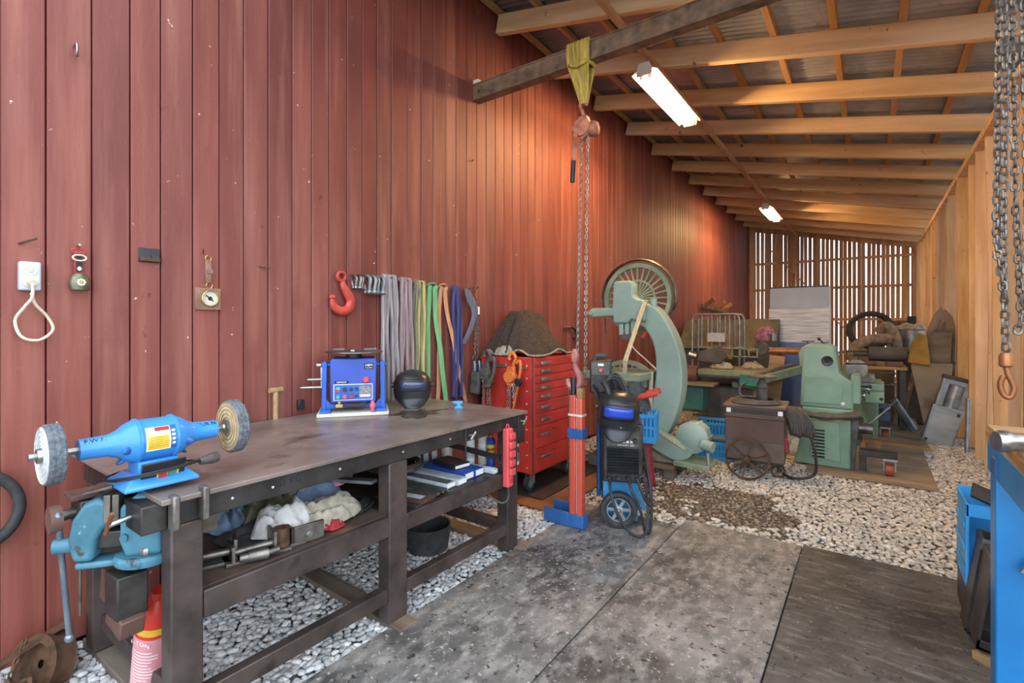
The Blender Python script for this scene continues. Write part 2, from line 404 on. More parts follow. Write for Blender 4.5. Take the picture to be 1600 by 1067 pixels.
mat('paper', 'c9cdd2', 'aab0b6', rough=.7, scale=25)
mat('box_blue', '2b57b4', '2149a0', rough=.5, scale=10)
# ------------------------------------------------------------------ ground
RNG = random.Random(7)
FLOOR = struct(MB().box(-6, 14, -14, 30, -.12, -.012).build('floor', 'ground'))
MATX = [(1.10, 1.855, -1.2, 3.62), (1.862, 2.615, -1.1, 3.76), (2.622, 3.42, -1.2, 3.78)]
def on_mat(x, y, pad=.0):
    return any(a-pad < x < b+pad and c-pad < y < d+pad for a, b, c, d in MATX)
def in_dirt(x, y):
    return ((x-1.95)/.62)**2+((y-4.28)/.62)**2+.9*noise.noise(Vector((x*3, y*3, 1)))+.7*noise.noise(Vector((x*11, y*11, 4))) < .8
def pebble_base(sub):
    bm = bmesh.new(); bmesh.ops.create_icosphere(bm, subdivisions=sub, radius=1.0)
    v = np.array([p.co[:] for p in bm.verts]); f = np.array([[q.index for q in t.verts] for t in bm.faces]); bm.free(); return v, f
def pebble_points(x0, x1, y0, y1, step, rng):
    pts = []
    y = y0; row = 0
    while y < y1:
        x = x0+(step*.5 if row % 2 else 0)
        while x < x1:
            px = x+rng.uniform(-.45, .45)*step; py = y+rng.uniform(-.45, .45)*step
            if 0.01 < px < 4.02 and not on_mat(px, py, -.01): pts.append((px, py))
            x += step
        y += step*.86; row += 1
    return pts
CAMX = 2.98
near = pebble_points(0.0, 1.12, .15, 3.25, .031, RNG)
def vis_rank(p): return (p[0]-CAMX)**2+p[1]**2
# the stones that show largest: under the front of the bench and left of it
front = sorted([p for p in near if (p[1] > .32 and (p[0] > .05)) and not (.62 < p[0] and .6 < p[1] < .78)], key=vis_rank)
sel = set(front[:900:3]); rest = [p for p in near if p not in sel]
pv, pf = pebble_base(2)
variants = []
for k in range(12):
    r = random.Random(100+k); sx, sy, sz = r.uniform(.019, .028), r.uniform(.014, .02), r.uniform(.009, .013); off = Vector((k*5.1, 0, 0))
    vv = []
    for q in pv:
        d = 1+.34*noise.noise(Vector(q)*1.3+off); vv.append((q[0]*sx*d, q[1]*sy*d, q[2]*sz*d))
    mb = MB(); mb.add(vv, [tuple(t) for t in pf]); variants.append(withmat(mb.mesh('pebble', 60), 'pebble'))
for p in sorted(sel):
    child('pebble', variants[RNG.randrange(12)], FLOOR, (p[0], p[1], RNG.uniform(-.006, .006)), (RNG.uniform(-.3, .3), RNG.uniform(-.3, .3), RNG.uniform(0, 6.28)), (1, 1, 1))
def pebble_field(name, pts, m, sub, smin, smax, seed, zj=.006):
    rs = np.random.RandomState(seed); bv, bf = pebble_base(sub); n = len(pts); nv = len(bv)
    P = np.array(pts); sc = rs.uniform(smin, smax, (n, 1)); S = sc*np.stack([rs.uniform(1.1, 1.6, n), rs.uniform(.8, 1.1, n), rs.uniform(.5, .75, n)], 1)
    V = bv[None]*(1+rs.uniform(-.17, .17, (n, nv, 1)))*S[:, None, :]
    a = rs.uniform(0, 6.283, n); t = rs.uniform(-.4, .4, n); ca, sa, ct, st = np.cos(a), np.sin(a), np.cos(t), np.sin(t)
    X, Y, Z = V[..., 0], V[..., 1], V[..., 2]
    X, Z = X*ct[:, None]+Z*st[:, None], -X*st[:, None]+Z*ct[:, None]
    W = np.stack([X*ca[:, None]-Y*sa[:, None]+P[:, :1], X*sa[:, None]+Y*ca[:, None]+P[:, 1:2], Z+rs.uniform(-zj, zj, (n, 1))], -1).reshape(-1, 3)
    F = (bf[None]+np.arange(n)[:, None, None]*nv).reshape(-1, 3)
    me = bpy.data.meshes.new(name); me.vertices.add(len(W)); me.vertices.foreach_set('co', W.ravel())
    me.loops.add(F.size); me.loops.foreach_set('vertex_index', F.ravel().astype(np.int32))
    me.polygons.add(len(F)); me.polygons.foreach_set('loop_start', np.arange(0, F.size, 3, dtype=np.int32))
    me.update(calc_edges=True); me.shade_smooth() if sub > 1 else None
    me.materials.append(MATS[m]); o = bpy.data.objects.new(name, me); COL.objects.link(o); o.parent = FLOOR; o['kind'] = 'stuff'
    return o
pebble_field('gravel', rest, 'pebble', 2, .012, .02, 3)
farp = [p for p in pebble_points(0.0, 4.02, 3.25, 8.6, .033, RNG) if not on_mat(*p, pad=-.01)]
farp += pebble_points(3.43, 4.02, 1.2, 3.25, .034, RNG)
clean = [p for p in farp if not in_dirt(*p)]; dirty = [p for p in farp if in_dirt(*p)]
pebble_field('gravel_beyond_mats', clean, 'pebble_far', 1, .012, .021, 5)
pebble_field('gravel_in_dirt', [p for i, p in enumerate(dirty) if i % 4], 'pebble_dirt', 1, .009, .017, 6)
def dirtf(u, v):
    r = u; a = v*2*PI; k = 1+.18*noise.noise(Vector((math.cos(a)*1.4, math.sin(a)*1.4, 3)))
    x = 1.95+.6*k*r*math.cos(a); y = 4.28+.6*k*r*math.sin(a)
    return (x, max(y, 3.8) if x < 2.5 else y, -.003*r-.001+.004*noise.noise(Vector((x*9, y*9, 0))))
o = MB().grid(dirtf, 14, 40).build('dirt_patch', 'dirt', FLOOR); o['kind'] = 'stuff'

# ------------------------------------------------------------------ left wall: painted boards
WL = struct(MB().box(-.16, -.024, -2.6, 16.5, -.1, 4.62).build('wall_left', 'wall_backing'))
edges = [.41, .555, .715, .865, .995, 1.145, 1.28, 1.415, 1.56, 1.715, 1.85, 1.98, 2.12, 2.25, 2.385, 2.52, 2.68, 2.83, 2.965, 3.12, 3.25]
y = .41
pre = []
while y > -2.5: y -= .146; pre.append(y)
edges = pre[::-1]+edges
while edges[-1] < 16.3: edges.append(edges[-1]+.142)
bm_cache = {}
def board_mesh(wd, h):
    k = round(wd, 2)
    if k not in bm_cache:
        mb = MB(); c = .004; mb.prism([(-.024, 0), (-.024, k), (-c, k), (0, k-c), (0, c), (-c, 0)], 0, h); bm_cache[k] = withmat(mb.mesh('board', 20), 'red_paint_board')
    return bm_cache[k]
for i in range(len(edges)-1):
    wd = edges[i+1]-edges[i]; k = round(wd, 2)
    child('board', board_mesh(wd, 4.60), WL, (RNG.uniform(-.003, .0), edges[i]+.001, .02+RNG.uniform(-.012, .012)), (0, 0, 0), (1, (wd-.005)/k, 1))

# ------------------------------------------------------------------ roof
def rz(x): return 4.34-.218*x                         # underside of the rafters
SL = math.atan(.218)
ROOF = struct(bpy.data.objects.new('ceiling', None)); COL.objects.link(ROOF)
raf_y = [4.894+1.055*k for k in range(-3, 11)]
Lr = 4.32/math.cos(SL)
raf = withmat(MB().box(0, Lr, -.037, .037, 0, .18).mesh('rafter', 0), 'roof_wood')
for i, y in enumerate(raf_y):
    o = child('rafter', raf, ROOF, (0.006, y, rz(0)), (0, SL, RNG.uniform(-.004, .004)))
    b = o.modifiers.new('b', 'BEVEL'); b.width = .006; b.segments = 1
Y0, Y1 = 1.45, 16.75
pur = withmat(MB().box(-.025, .025, 0, Y1-Y0, 0, .045).mesh('purlin', 0), 'purlin_wood')
for k in range(10):
    x = .02+.4475*k+.03
    child('purlin', pur, ROOF, (x, Y0, rz(x)+.185), (0, SL, 0))
sheet_w = .912; nper = 12
def corr(u, v):
    y = u*sheet_w; return (v*4.72/math.cos(SL)-.12, y, .010*math.sin(2*PI*u*nper))
sh = withmat(MB().grid(corr, nper*8, 1).mesh('roof_sheet', 80), 'roof_sheet')
for k in range(17):
    o = child('roof_sheet', sh, ROOF, (0.0, Y0-.1+k*.9, rz(0)+.243+(.002 if k % 2 else 0)), (0, SL, 0))
    s_ = o.modifiers.new('s', 'SOLIDIFY'); s_.thickness = .002

# ------------------------------------------------------------------ right wall: studs, plate, outer slats
WR = struct(MB().box(3.90, 4.10, 2.2, 16.5, 3.40, 3.475).build('wall_right', 'stud_wood'))
stud = withmat(MB().box(0, .16, -.024, .024, 0, 3.42).mesh('stud', 0), 'stud_wood')
ys = 6.42; sy_ = []
yy = 3.55
while yy < 16.3: sy_.append(yy); yy += .56
bow = MB()
for i, y in enumerate(sy_):
    if i in (5, 6):      # two bowed boards
        mb = MB(); n = 14; d = (.02, .035)[i-5]
        vs_ = []; fs = []
        for k in range(n+1):
            t = k/n; dx = -d*math.sin(PI*t)*(1 if i == 5 else -.6); dy = (.05 if i == 5 else -.045)*math.sin(PI*min(1, t*1.25))
            for (a, b) in ((0, -.024), (.15, -.024), (.15, .024), (0, .024)): vs_.append((a+dx, b+dy, t*3.42))
        for k in range(n):
            for j in range(4): fs.append((k*4+j, k*4+(j+1) % 4, k*4+4+(j+1) % 4, k*4+4+j))
        fs += [(3, 2, 1, 0), tuple(range(n*4, n*4+4))]
        mb.add(vs_, fs); o = mb.build('stud', 'stud_wood', WR); o.location = (3.925, y, 0.0)
    else:
        child('stud', stud, WR, (3.925+RNG.uniform(-.035, .02), y+RNG.uniform(-.04, .04), RNG.uniform(-.0, .02)), (RNG.uniform(-.004, .004), 0, RNG.uniform(-.30, .05)))
slr = withmat(MB().box(0, .022, 0, .066, 0, 3.5).mesh('slat', 0), 'slat_wood')
y = 2.2; k = 0
while y < 16.4:
    child('slat', slr, WR, (4.105, y, .0), (0, 0, 0)); y += .1035; k += 1
for z in (.05, 1.2, 2.4):
    MB().box(4.08, 4.104, 2.2, 16.4, z, z+.09).build('rail', 'slat_wood', WR)

# ------------------------------------------------------------------ far wall: open slats
YF = 16.32
WF = struct(MB().box(0, 4.1, YF-.05, YF, 0.0, .12).build('wall_far', 'slat_wood'))
def ztop(x): return rz(x)+.16
sl_cache = withmat(MB().box(0, .074, 0, .022, 0, 1).mesh('slat', 0), 'slat_wood')
x = .0; k = 0
while x < 4.05:
    wide = .088 if x > 1.3 else .095
    child('slat', sl_cache, WF, (x+RNG.uniform(-.004, .004), YF+.002, .02), (0, RNG.uniform(-.003, .003), 0), (wide/.074, 1, ztop(x)-.02)); x += .1035; k += 1
for x in (.03, 1.10, 1.75, 2.78, 3.86):
    MB().box(x, x+.075, YF-.075, YF, .1, ztop(x)-.05).build('post', 'slat_wood', WF)
for z in (.72, 1.64, 2.52, 3.30):
    MB().box(0, 4.05, YF-.032, YF-.001, z-.035, z+.035).build('rail', 'slat_wood', WF)
mb = MB(); mb.bar((0, YF-.05, ztop(0)-.12), (4.0, YF-.05, ztop(4.0)-.12), .06, .14, up=(0, 0, 1)); mb.build('top_rail', 'slat_wood', WF)
for (a, b) in (((.55, 3.75), (1.55, 2.55)), ((1.95, 1.9), (2.85, .9))):
    MB().bar((a[0], YF-.05, a[1]), (b[0], YF-.05, b[1]), .03, .09, up=(0, 1, 0)).build('brace', 'slat_wood', WF)
tag(WF, 'x', 'x'); del WF['label']; del WF['category']
# ------------------------------------------------------------------ mats
def mat_obj(i, label):
    a, b, c, d = MATX[i]
    mb = MB(); n = 10
    mb.box(a, b, c, d, 0, .02+.0015*i)
    o = mb.build('rubber_mat', ('mat_rubber', 'mat_rubber', 'mat_rubber_dark')[i], None, bev=.004); tag(o, label, 'mat'); o['group'] = 'rubber floor mats'
mat_obj(0, 'black scuffed rubber mat running along the steel workbench')
mat_obj(1, 'middle black rubber mat with white scuffs and a curved mark')
mat_obj(2, 'darkest rubber mat, beside the blue bench on the right')
# ------------------------------------------------------------------ steel beam across the shed
o = MB()
by = 3.52
o.box(0.0, 4.2, by-.05, by+.05, 3.56, 3.572).box(0.0, 4.2, by-.05, by+.05, 3.70, 3.712).box(0.0, 4.2, by-.042, by-.030, 3.57, 3.702).box(0.0, 4.2, by+.030, by+.042, 3.57, 3.702)
BEAM = thing('steel_beam', 'rusty brown steel channel beam spanning the shed from the red wall', 'beam', (0, 0, 0))
o.build('channel', 'beam_steel', BEAM, bev=.003)
MB().box(.0, .06, by-.04, by+.03, 3.712, 3.75).build('packing_block', 'off_white', BEAM)
MB().cyl((.07, by-.05, 3.63), (.07, by+.05, 3.63), .012).build('bolt', 'dark_steel', BEAM)
# ------------------------------------------------------------------ lamp batten and lamps
o = MB().box(1.235, 1.285, 2.3, 16.25, 4.02, 4.066).build('lamp_batten', 'purlin_wood', None, bev=.003)
tag(o, 'long narrow wooden batten carrying the lamps under the rafters', 'batten')
def tube_lamp(y0, y1, label):
    cy = (y0+y1)/2; L = y1-y0
    t = thing('ceiling_light', label, 'lamp', (1.28, cy, 3.80), group='fluorescent lamps')
    mb = MB(); rect_prism(mb, [(-.045, .12), (.045, .12), (.05, .055), (-.05, .055)], -L/2, L/2); mb.build('housing', 'lamp_housing', t, bev=.002)
    for s in (-1, 1):
        mb = MB(); rect_prism(mb, [(s*.045, .075), (s*.125, .035), (s*.125, .03), (s*.122, .03), (s*.042, .066)], -L/2, L/2); mb.build('reflector', 'lamp_reflector', t)
        mb = MB(); rect_prism(mb, [(-.05, .12), (.05, .12), (.075, .045), (.07, .0), (-.07, .0), (-.075, .045)], s*L/2-.006, s*L/2+.006); mb.build('end_plate', 'lamp_housing', t, bev=.001)
        pts = spline([(0, s*(L/2-.05), .12), (.012, s*(L/2-.05), .16), (-.004, s*(L/2-.05), .20), (0, s*(L/2-.05), .235)], 6)
        MB().tube(pts, .003, 6).build('hook', 'galv', t)
        x = s*.04
        MB().cyl((x, -L/2+.05, .008), (x, L/2-.05, .008), .013, n=12).build('fluorescent_tube', 'tube_glow', t)
        for e in (-1, 1): MB().cb((x, e*(L/2-.035), .025), (.03, .03, .07)).build('socket', 'white', t, bev=.003)
    return t
tube_lamp(4.42, 5.86, 'nearer fluorescent batten lamp with white reflector hung under the rafters')
tube_lamp(10.95, 12.4, 'farther small fluorescent lamp near the slatted end wall')
# ------------------------------------------------------------------ yellow sling over the beam
hx, hy = 1.13, 3.52
SLG = thing('lifting_sling', 'yellow round sling looped over the steel beam holding the hoist', 'sling', (hx, hy, 3.25))
for k, (dx, tw) in enumerate(((-.05, .02), (-.02, -.01), (.012, .015), (.04, -.02), (-.08, .03), (.062, .01), (-.105, .02))):
    y0, y1 = -.062, .062
    pts = [(dx*.25+.005, 0, 0), (dx*.5+tw*.3, -.02, .10), (dx*.8, y0*.8, .24), (dx, y0, .32), (dx*1.05, y0-.004, .46), (dx, -.03, .475), (dx+.01, .03, .475), (dx+.012, y1, .46), (dx*.9, y1, .32), (dx*.7, y1*.6, .2), (dx*.25, .012, 0)]
    MB().tube(spline(pts, 6), .017, 8, flat=(1, .8)).build('strand', 'sling_yellow', SLG)
MB().tube(spline([(-.09, -.075, .30), (-.02, -.088, .27), (.055, -.078, .29), (.07, .03, .30), (0, .075, .29), (-.085, .05, .30)], 6, True), .014, 8, closed=True).build('strand', 'sling_yellow', SLG)
# ------------------------------------------------------------------ lever hoist
HO = thing('lever_hoist', 'orange lever chain hoist hanging from the yellow sling', 'hoist', (hx, hy, 3.05))
MB().tube(spline([(0, 0, .08), (-.012, 0, .13), (-.035, 0, .19), (-.01, 0, .255), (.02, 0, .22), (.012, 0, .18)], 7), [.014]*36, 10).build('top_hook', 'hoist_orange', HO)
mb = MB(); mb.lathe([(.0, -.03), (.07, -.028), (.075, 0), (.07, .028), (0, .03)], 22, Matrix.Translation((0, -.03, 0)) @ Matrix.Rotation(PI/2, 4, 'X')); mb.build('gear_case', 'hoist_orange', HO)
mb = MB(); mb.lathe([(.0, -.03), (.055, -.03), (.065, 0), (.05, .03), (0, .035)], 20, Matrix.Translation((.075, .02, -.01)) @ Matrix.Rotation(PI/2, 4, 'Y')); mb.build('brake_cover', 'hoist_orange', HO)
MB().cyl((-.10, 0, .01), (-.05, 0, .01), .03, n=14).build('hand_wheel', 'hoist_orange', HO)
mb = MB(); rect_prism(mb, [(-.035, .09), (.03, .1), (.05, .05), (.05, -.06), (.0, -.1), (-.045, -.05)], -.04, .03); mb.build('frame', 'hoist_orange', HO, bev=.008)
lv = MB(); lv.bar((-.045, -.05, .0), (-.062, -.06, -.27), .035, .018); LV = lv.build('lever', 'hoist_orange', HO, bev=.006)
MB().cyl((-.062, -.06, -.26), (-.072, -.062, -.43), .019, n=12).build('grip', 'black_grip', HO)
lm = withmat(link_mesh(.041, .026, .0042), 'chain_steel')
ch = random.Random(3)
chain(HO, [(-.018, -.01, -.08), (-.05, -.02, -1.78)], lm, .0275, rng=ch)
chain(HO, [(.038, -.005, -.06), (.028, -.02, -1.0), (.026, -.03, -2.03)], lm, .0275, rng=ch)
def hook_pts(s): return [(0, 0, 0), (.0, 0, -.05*s), (.02*s, 0, -.10*s), (.055*s, 0, -.17*s), (.05*s, 0, -.25*s), (-.01*s, 0, -.29*s), (-.07*s, 0, -.26*s), (-.085*s, 0, -.19*s)]
LH = MB().tube(spline([(p[0]*.8-.065, p[1]-.03, p[2]*.75-1.86) for p in hook_pts(1)], 6), [.016+.011*math.sin(PI*min(1, i/42)) for i in range(43)], 10).build('bottom_hook', 'pink_paint', HO)
mb = MB(); rect_prism(mb, [(-.085, -1.87), (-.05, -1.875), (-.035, -1.81), (-.05, -1.76), (-.08, -1.76), (-.095, -1.81)], -.05, -.01); mb.build('hook_block', 'pink_paint', HO, bev=.008)
# ------------------------------------------------------------------ heavy chain at the right
rx, ry = 3.435, 2.78
RC = thing('hanging_chain', 'heavy grey chain in several strands hanging at the right edge with a copper hook', 'chain', (rx, ry, 1.1))
lm2 = withmat(link_mesh(.048, .032, .0052), 'chain_old')
chain(RC, [(-.035, 0, 2.55), (-.015, 0, 1.4), (-.02, 0, .62), (-.012, 0, .27)], lm2, .0325, .3, ch)
chain(RC, [(.0, .02, 2.55), (.02, .03, .9), (.035, .02, .42), (.022, -.0, .36)], lm2, .0325, .3, ch)
chain(RC, [(.022, -.02, 2.5), (.045, -.03, .8), (.04, -.02, .40)], lm2, .0325, .3, ch)
chain(RC, [(-.02, .03, 2.5), (-.03, .035, 1.3), (-.04, .01, .72), (-.02, -.02, .5)], lm2, .0325, .3, ch)
mb = MB(); mb.lathe([(0, .02), (.022, .018), (.03, 0), (.03, -.05), (.02, -.06), (0, -.06)], 14, Matrix.Translation((-.012, 0, .255)) @ Matrix.Scale(.75, 4)); mb.build('hook_swivel', 'copper', RC)
pts = spline([(-.012, 0, .215), (-.006, 0, .18), (.010, 0, .13), (.0, 0, .09), (-.02, 0, .10), (-.029, 0, .14), (-.02, 0, .175)], 6)
MB().tube(pts, .010, 10).build('hook', 'copper', RC)
o = MB().cyl((3.585, 3.35, -.01), (3.60, 3.36, 1.62), .022, n=14).build('steel_pipe', 'galv'); tag(o, 'grey galvanised pipe standing upright behind the blue bench', 'pipe')
# ------------------------------------------------------------------ workbench
WB = thing('workbench', 'long heavy steel workbench with dark plate top along the red wall', 'workbench', (0, 0, 0))
MB().box(.06, 1.13, .62, 2.72, .893, .91).build('table_top', 'bench_top', WB, bev=.002)
mb = MB(); mb.box(1.045, 1.10, .66, 2.69, .808, .893); mb.build('front_apron', 'bench_black', WB, bev=.005)
MB().box(.1, .16, .66, 2.69, .78, .893).build('back_apron', 'bench_black', WB, bev=.004)
MB().box(.16, 1.045, 2.64, 2.69, .78, .893).build('end_apron', 'bench_black', WB, bev=.004)
MB().box(.16, 1.045, .66, .71, .78, .893).build('end_apron', 'bench_black', WB, bev=.004)
for (y0, y1) in ((.655, .755), (1.575, 1.69), (2.535, 2.645)):
    MB().box(1.015, 1.10, y0, y1, .022, .808).build('leg', 'bench_steel', WB, bev=.006)
for (y0, y1) in ((.66, .77), (2.54, 2.64)):
    MB().box(.13, .23, y0, y1, .042, .78).build('leg', 'bench_steel', WB, bev=.006)
MB().box(1.04, 1.09, .755, 1.575, .13, .20).build('stretcher', 'bench_steel', WB, bev=.004)
MB().box(1.04, 1.09, 1.69, 2.535, .13, .20).build('stretcher', 'bench_steel', WB, bev=.004)
for (y0, y1) in ((.69, .74), (2.56, 2.61)):
    MB().box(.23, 1.015, y0, y1, .13, .20).build('stretcher', 'bench_steel', WB, bev=.004)
MB().box(.12, 1.07, .76, 1.60, .533, .553).build('lower_shelf', 'shelf_wood', WB, bev=.002)
MB().box(1.07, 1.10, .757, 1.575, .455, .552).build('shelf_rail', 'bench_steel', WB, bev=.004)
MB().box(.12, 1.07, 1.66, 2.56, .513, .533).build('lower_shelf', 'dark_steel', WB, bev=.002)
MB().box(1.07, 1.10, 1.69, 2.535, .45, .535).build('shelf_rail', 'bench_steel', WB, bev=.004)
MB().box(.10, .13, .70, 2.60, .45, .53).build('shelf_rail', 'bench_steel', WB)
mb = MB(); mb.bar((.16, 2.45, .70), (1.06, 2.50, .63), .012, .035); mb.build('cross_strip', 'bench_black', WB)
# tabs welded to the front corner and plates near the right end
for (y0, z0) in ((.645, .805), (.735, .815)):
    MB().box(1.10, 1.15, y0, y0+.022, z0, z0+.115).build('welded_tab', 'worn_steel', WB, bev=.006)
for y0 in (2.12, 2.64):
    MB().box(1.10, 1.108, y0, y0+.075 if y0 > 2.5 else y0+.01, .70, .90).build('side_plate', 'bench_black', WB, bev=.002)
    mb = MB(); mb.cyl((1.105, y0+.03, .845), (1.135, y0+.04, .845), .007, n=8); mb.cyl((1.133, y0+.02, .825), (1.133, y0+.06, .862), .006, n=8); mb.build('wing_screw', 'bright_steel', WB)
for y in (.85, 1.0, 1.3, 1.66, 2.0): MB().cyl((1.098, y, .85), (1.1025, y, .85), .005, n=8).build('bolt_hole', 'off_white', WB)
text('561 KG', .038, 'ink', WB, (1.1012, 1.06, .855), (PI/2, 0, PI/2), 'chalk_writing')
# timber sleepers below
for i, (c, L, w_, l) in enumerate((((.62, .76, .018), 1.15, .15, 'weathered plank under the left legs of the workbench'), ((.62, 1.64, .012), 1.12, .11, 'weathered plank under the middle leg of the workbench'), ((.6, 2.66, .012), 1.1, .12, 'weathered plank under the right legs of the workbench'))):
    o = MB().cb((0, 0, 0), (L, w_, .04)).build('timber_plank', 'old_timber', None, bev=.004); o.location = c; o.rotation_euler = (0, 0, (.03, -.02, .02)[i]); tag(o, l, 'plank', 'planks under the workbench')
# ------------------------------------------------------------------ buffing machine
BF = thing('buffing_machine', 'blue double-ended buffing machine with two cloth wheels on the bench corner', 'buffer', (.93, .66, .93))
AX = Matrix.Translation((0, 0, .15)) @ Matrix.Rotation(-PI/2, 4, 'X')       # local z runs along +y
mb = MB(); mb.lathe([(.0, -.205), (.033, -.205), (.033, -.203), (.034, -.17), (.036, -.13), (.046, -.105), (.062, -.085), (.071, -.066), (.073, -.06), (.077, -.058), (.077, -.05), (.072, -.048), (.072, .048), (.077, .05), (.077, .058), (.073, .06), (.071, .066), (.062, .085), (.046, .105), (.036, .13), (.034, .17), (.033, .203), (0, .205)], 36, AX)
mb.build('motor_body', 'buffer_blue', BF)
for s in (-1, 1):
    for a in (.3, 1.6, 2.8):
        M = AX @ Matrix.Rotation(a, 4, 'Z') @ Matrix.Translation((.057, 0, s*.086)) @ Matrix.Rotation(s*.6, 4, 'Y')
        mb = MB(); mb.ball((0, 0, 0), (.008, .014, .024), 12, 8, M); mb.build('cooling_slot', 'tube_blue', BF)
    mb = MB(); mb.lathe([(.012, 0), (.012, .12)] if s > 0 else [(.012, -.12), (.012, 0)], 14, AX @ Matrix.Translation((0, 0, s*.19))); mb.build('shaft', 'bright_steel', BF)
    rw = .094 if s < 0 else .103
    W = AX @ Matrix.Translation((0, 0, s*.268))
    mb = MB(); prof = [(.02, -.02), (rw*.96, -.021), (rw, -.014)] ; prof += [(rw*(1+.012*math.sin(k*2.3)), -.014+.028*k/6) for k in range(1, 6)]+[(rw, .016), (rw*.96, .021), (.02, .02)]
    mb.lathe(prof, 40, W, caps=False); whl = mb.build('buffing_wheel', 'buff_rim', BF)
    fz = -.0222
    fm = 'buff_cloth' if s > 0 else 'cloth_white_edge'
    mb = MB(); mb.lathe([(.012, fz), (rw*.93, fz), (rw*.93, fz+.004), (.012, fz+.004)], 36, W, caps=False); mb.build('wheel_face', fm, whl)
    for q in (.35, .5, .65, .8, .9):
        mb = MB(); mb.torus(rw*q, .0016, W @ Matrix.Translation((0, 0, fz-.0004)), 36, 5); mb.build('stitching', 'leather_tan' if s > 0 else 'cloth_white_edge', whl)
    mb = MB(); mb.lathe([(0, -.04), (.012, -.04), (.014, -.034), (.03, -.030), (.03, -.022), (0, -.022)] if s > 0 else [(0, -.052), (.012, -.052), (.012, -.034), (.022, -.034), (.024, -.022), (0, -.022)], 18, W); mb.build('flange_nut', 'bright_steel', BF)
mb = MB(); mb.add([(-.10, -.11, 0), (.10, -.11, 0), (.10, .11, 0), (-.10, .11, 0), (-.10, -.11, .012), (.10, -.11, .012), (.10, .11, .012), (-.10, .11, .012), (-.055, -.075, .045), (.06, -.075, .045), (.06, .075, .045), (-.055, .075, .045)],
                  [(3, 2, 1, 0), (0, 1, 5, 4), (1, 2, 6, 5), (2, 3, 7, 6), (3, 0, 4, 7), (4, 5, 9, 8), (5, 6, 10, 9), (6, 7, 11, 10), (7, 4, 8, 11), (8, 9, 10, 11)])
mb.build('base', 'buffer_blue', BF, bev=.004)
MB().box(-.05, .055, -.06, .06, .04, .085).build('pedestal', 'buffer_blue', BF, bev=.006)
M = Matrix.Translation((.077, 0, .042)) @ Matrix.Rotation(.35, 4, 'Y')
mb = MB(); mb.box(-.003, .003, -.06, .07, -.03, .045, M); SW = mb.build('switch_plate', 'black_plastic', BF, bev=.002)
mb = MB(); mb.box(.003, .005, -.015, .05, -.022, .014, M); mb.build('switch_frame', 'yellow', SW)
mb = MB(); mb.box(.005, .011, -.010, .012, -.014, .010, M); mb.build('switch_button', 'label_red', SW)
mb = MB(); mb.box(.005, .011, .018, .042, -.014, .010, M); mb.build('switch_button', 'teal', SW)
for k in range(2):
    pts = spline([(.02, -.12, .03+.006*k), (.09, -.06, .045+.007*k), (.105, .02, .052+.006*k), (.09, .10, .058+.005*k), (.05, .125, .05), (-.03, .12, .04), (-.09, .05, .035), (-.10, -.06, .03), (-.05, -.125, .03)], 6, True)
    MB().tube(pts, .0034, 7, closed=True).build('cable', 'cable', BF)
mb = MB(); mb.cyl((.06, .125, .05), (.055, .165, .052), .012, .02, 10); mb.cyl((.055, .165, .052), (.053, .19, .054), .02, .019, 10); PL = mb.build('plug', 'cable_grey', BF)
# curved sticker on the drum, facing the room
def sticker(name, a0, a1, z0, z1, m, r=.0732, parent=BF):
    mb = MB(); mb.lathe([(r, z0), (r, z1)], 10, AX, caps=False, a0=a0, a1=a1); return mb.build(name, m, parent)
# around the axis: angle 0 is +x (room side), positive turns down
sticker('label', -.72, .42, -.042, .030, 'white')
sticker('label_band', -.70, -.50, -.016, .028, 'label_red', .0735)
sticker('label_warning', -.28, .36, -.038, .026, 'label_yellow', .0735)
sticker('label_side', -.74, .42, .031, .047, 'tube_blue', .0733)
for k in range(4): sticker('label_icon', -.5+.2*k, -.39+.2*k, .034, .044, 'white', .0736)
for k in range(3): sticker('label_text', -.46+.05*k, -.445+.05*k, -.038, .02, 'ink', .0736)
for k in range(5): sticker('label_text', -.2+.1*k, -.185+.1*k, -.034, .022, 'cable_grey', .0737)
text('F.W.N', .022, 'ink', BF, (.022, -.165, .177), (R_(38), 0, PI/2), 'lettering')
text('PUR N', .022, 'ink', BF, (.022, .165, .177), (R_(38), 0, PI/2), 'lettering')
# ------------------------------------------------------------------ bench vise at the end
VS = thing('bench_vise', 'worn blue bench vise bolted to the left end of the workbench', 'vise', (.95, .675, .665), R_(-38)); VS.scale = (.82, .82, 1.0)
Mv = Matrix(((0,0,1,0),(1,0,0,0),(0,1,0,0),(0,0,0,1)))     # outline (y,z) extruded along x
def yz(mb, poly, x0, x1): mb.prism(poly, x0, x1, Mv); return mb
yz(MB(), [(.03, .03), (-.10, .03), (-.12, .08), (-.12, .20), (-.06, .24), (.0, .24), (.03, .20)], -.075, .075).build('fixed_jaw', 'vise_blue', VS, bev=.014, seg=3)
mb = MB(); mb.lathe([(0, 0), (.115, 0), (.12, .01), (.12, .022), (.11, .032), (0, .034)], 30, Matrix.Translation((0, -.045, .0))); mb.build('swivel_base', 'vise_blue', VS)
MB().box(-.04, .06, -.28, -.10, .0, .022).build('base_tongue', 'vise_blue', VS, bev=.008)
yz(MB(), [(-.165, .22), (-.20, .235), (-.245, .22), (-.285, .17), (-.30, .10), (-.285, .03), (-.215, .025), (-.20, .10), (-.18, .13), (-.16, .14)], -.07, .07).build('moving_jaw', 'vise_blue', VS, bev=.016, seg=3)
MB().box(-.045, .045, -.24, .0, .06, .115).build('slide', 'dark_steel', VS, bev=.004)
for yj in (-.135, -.165): MB().box(-.07, .07, yj-.012, yj+.012, .15, .245).build('jaw_plate', 'worn_steel', VS, bev=.003)
M = Matrix.Translation((.0, -.20, .262)) @ Matrix.Rotation(.18, 4, 'X')
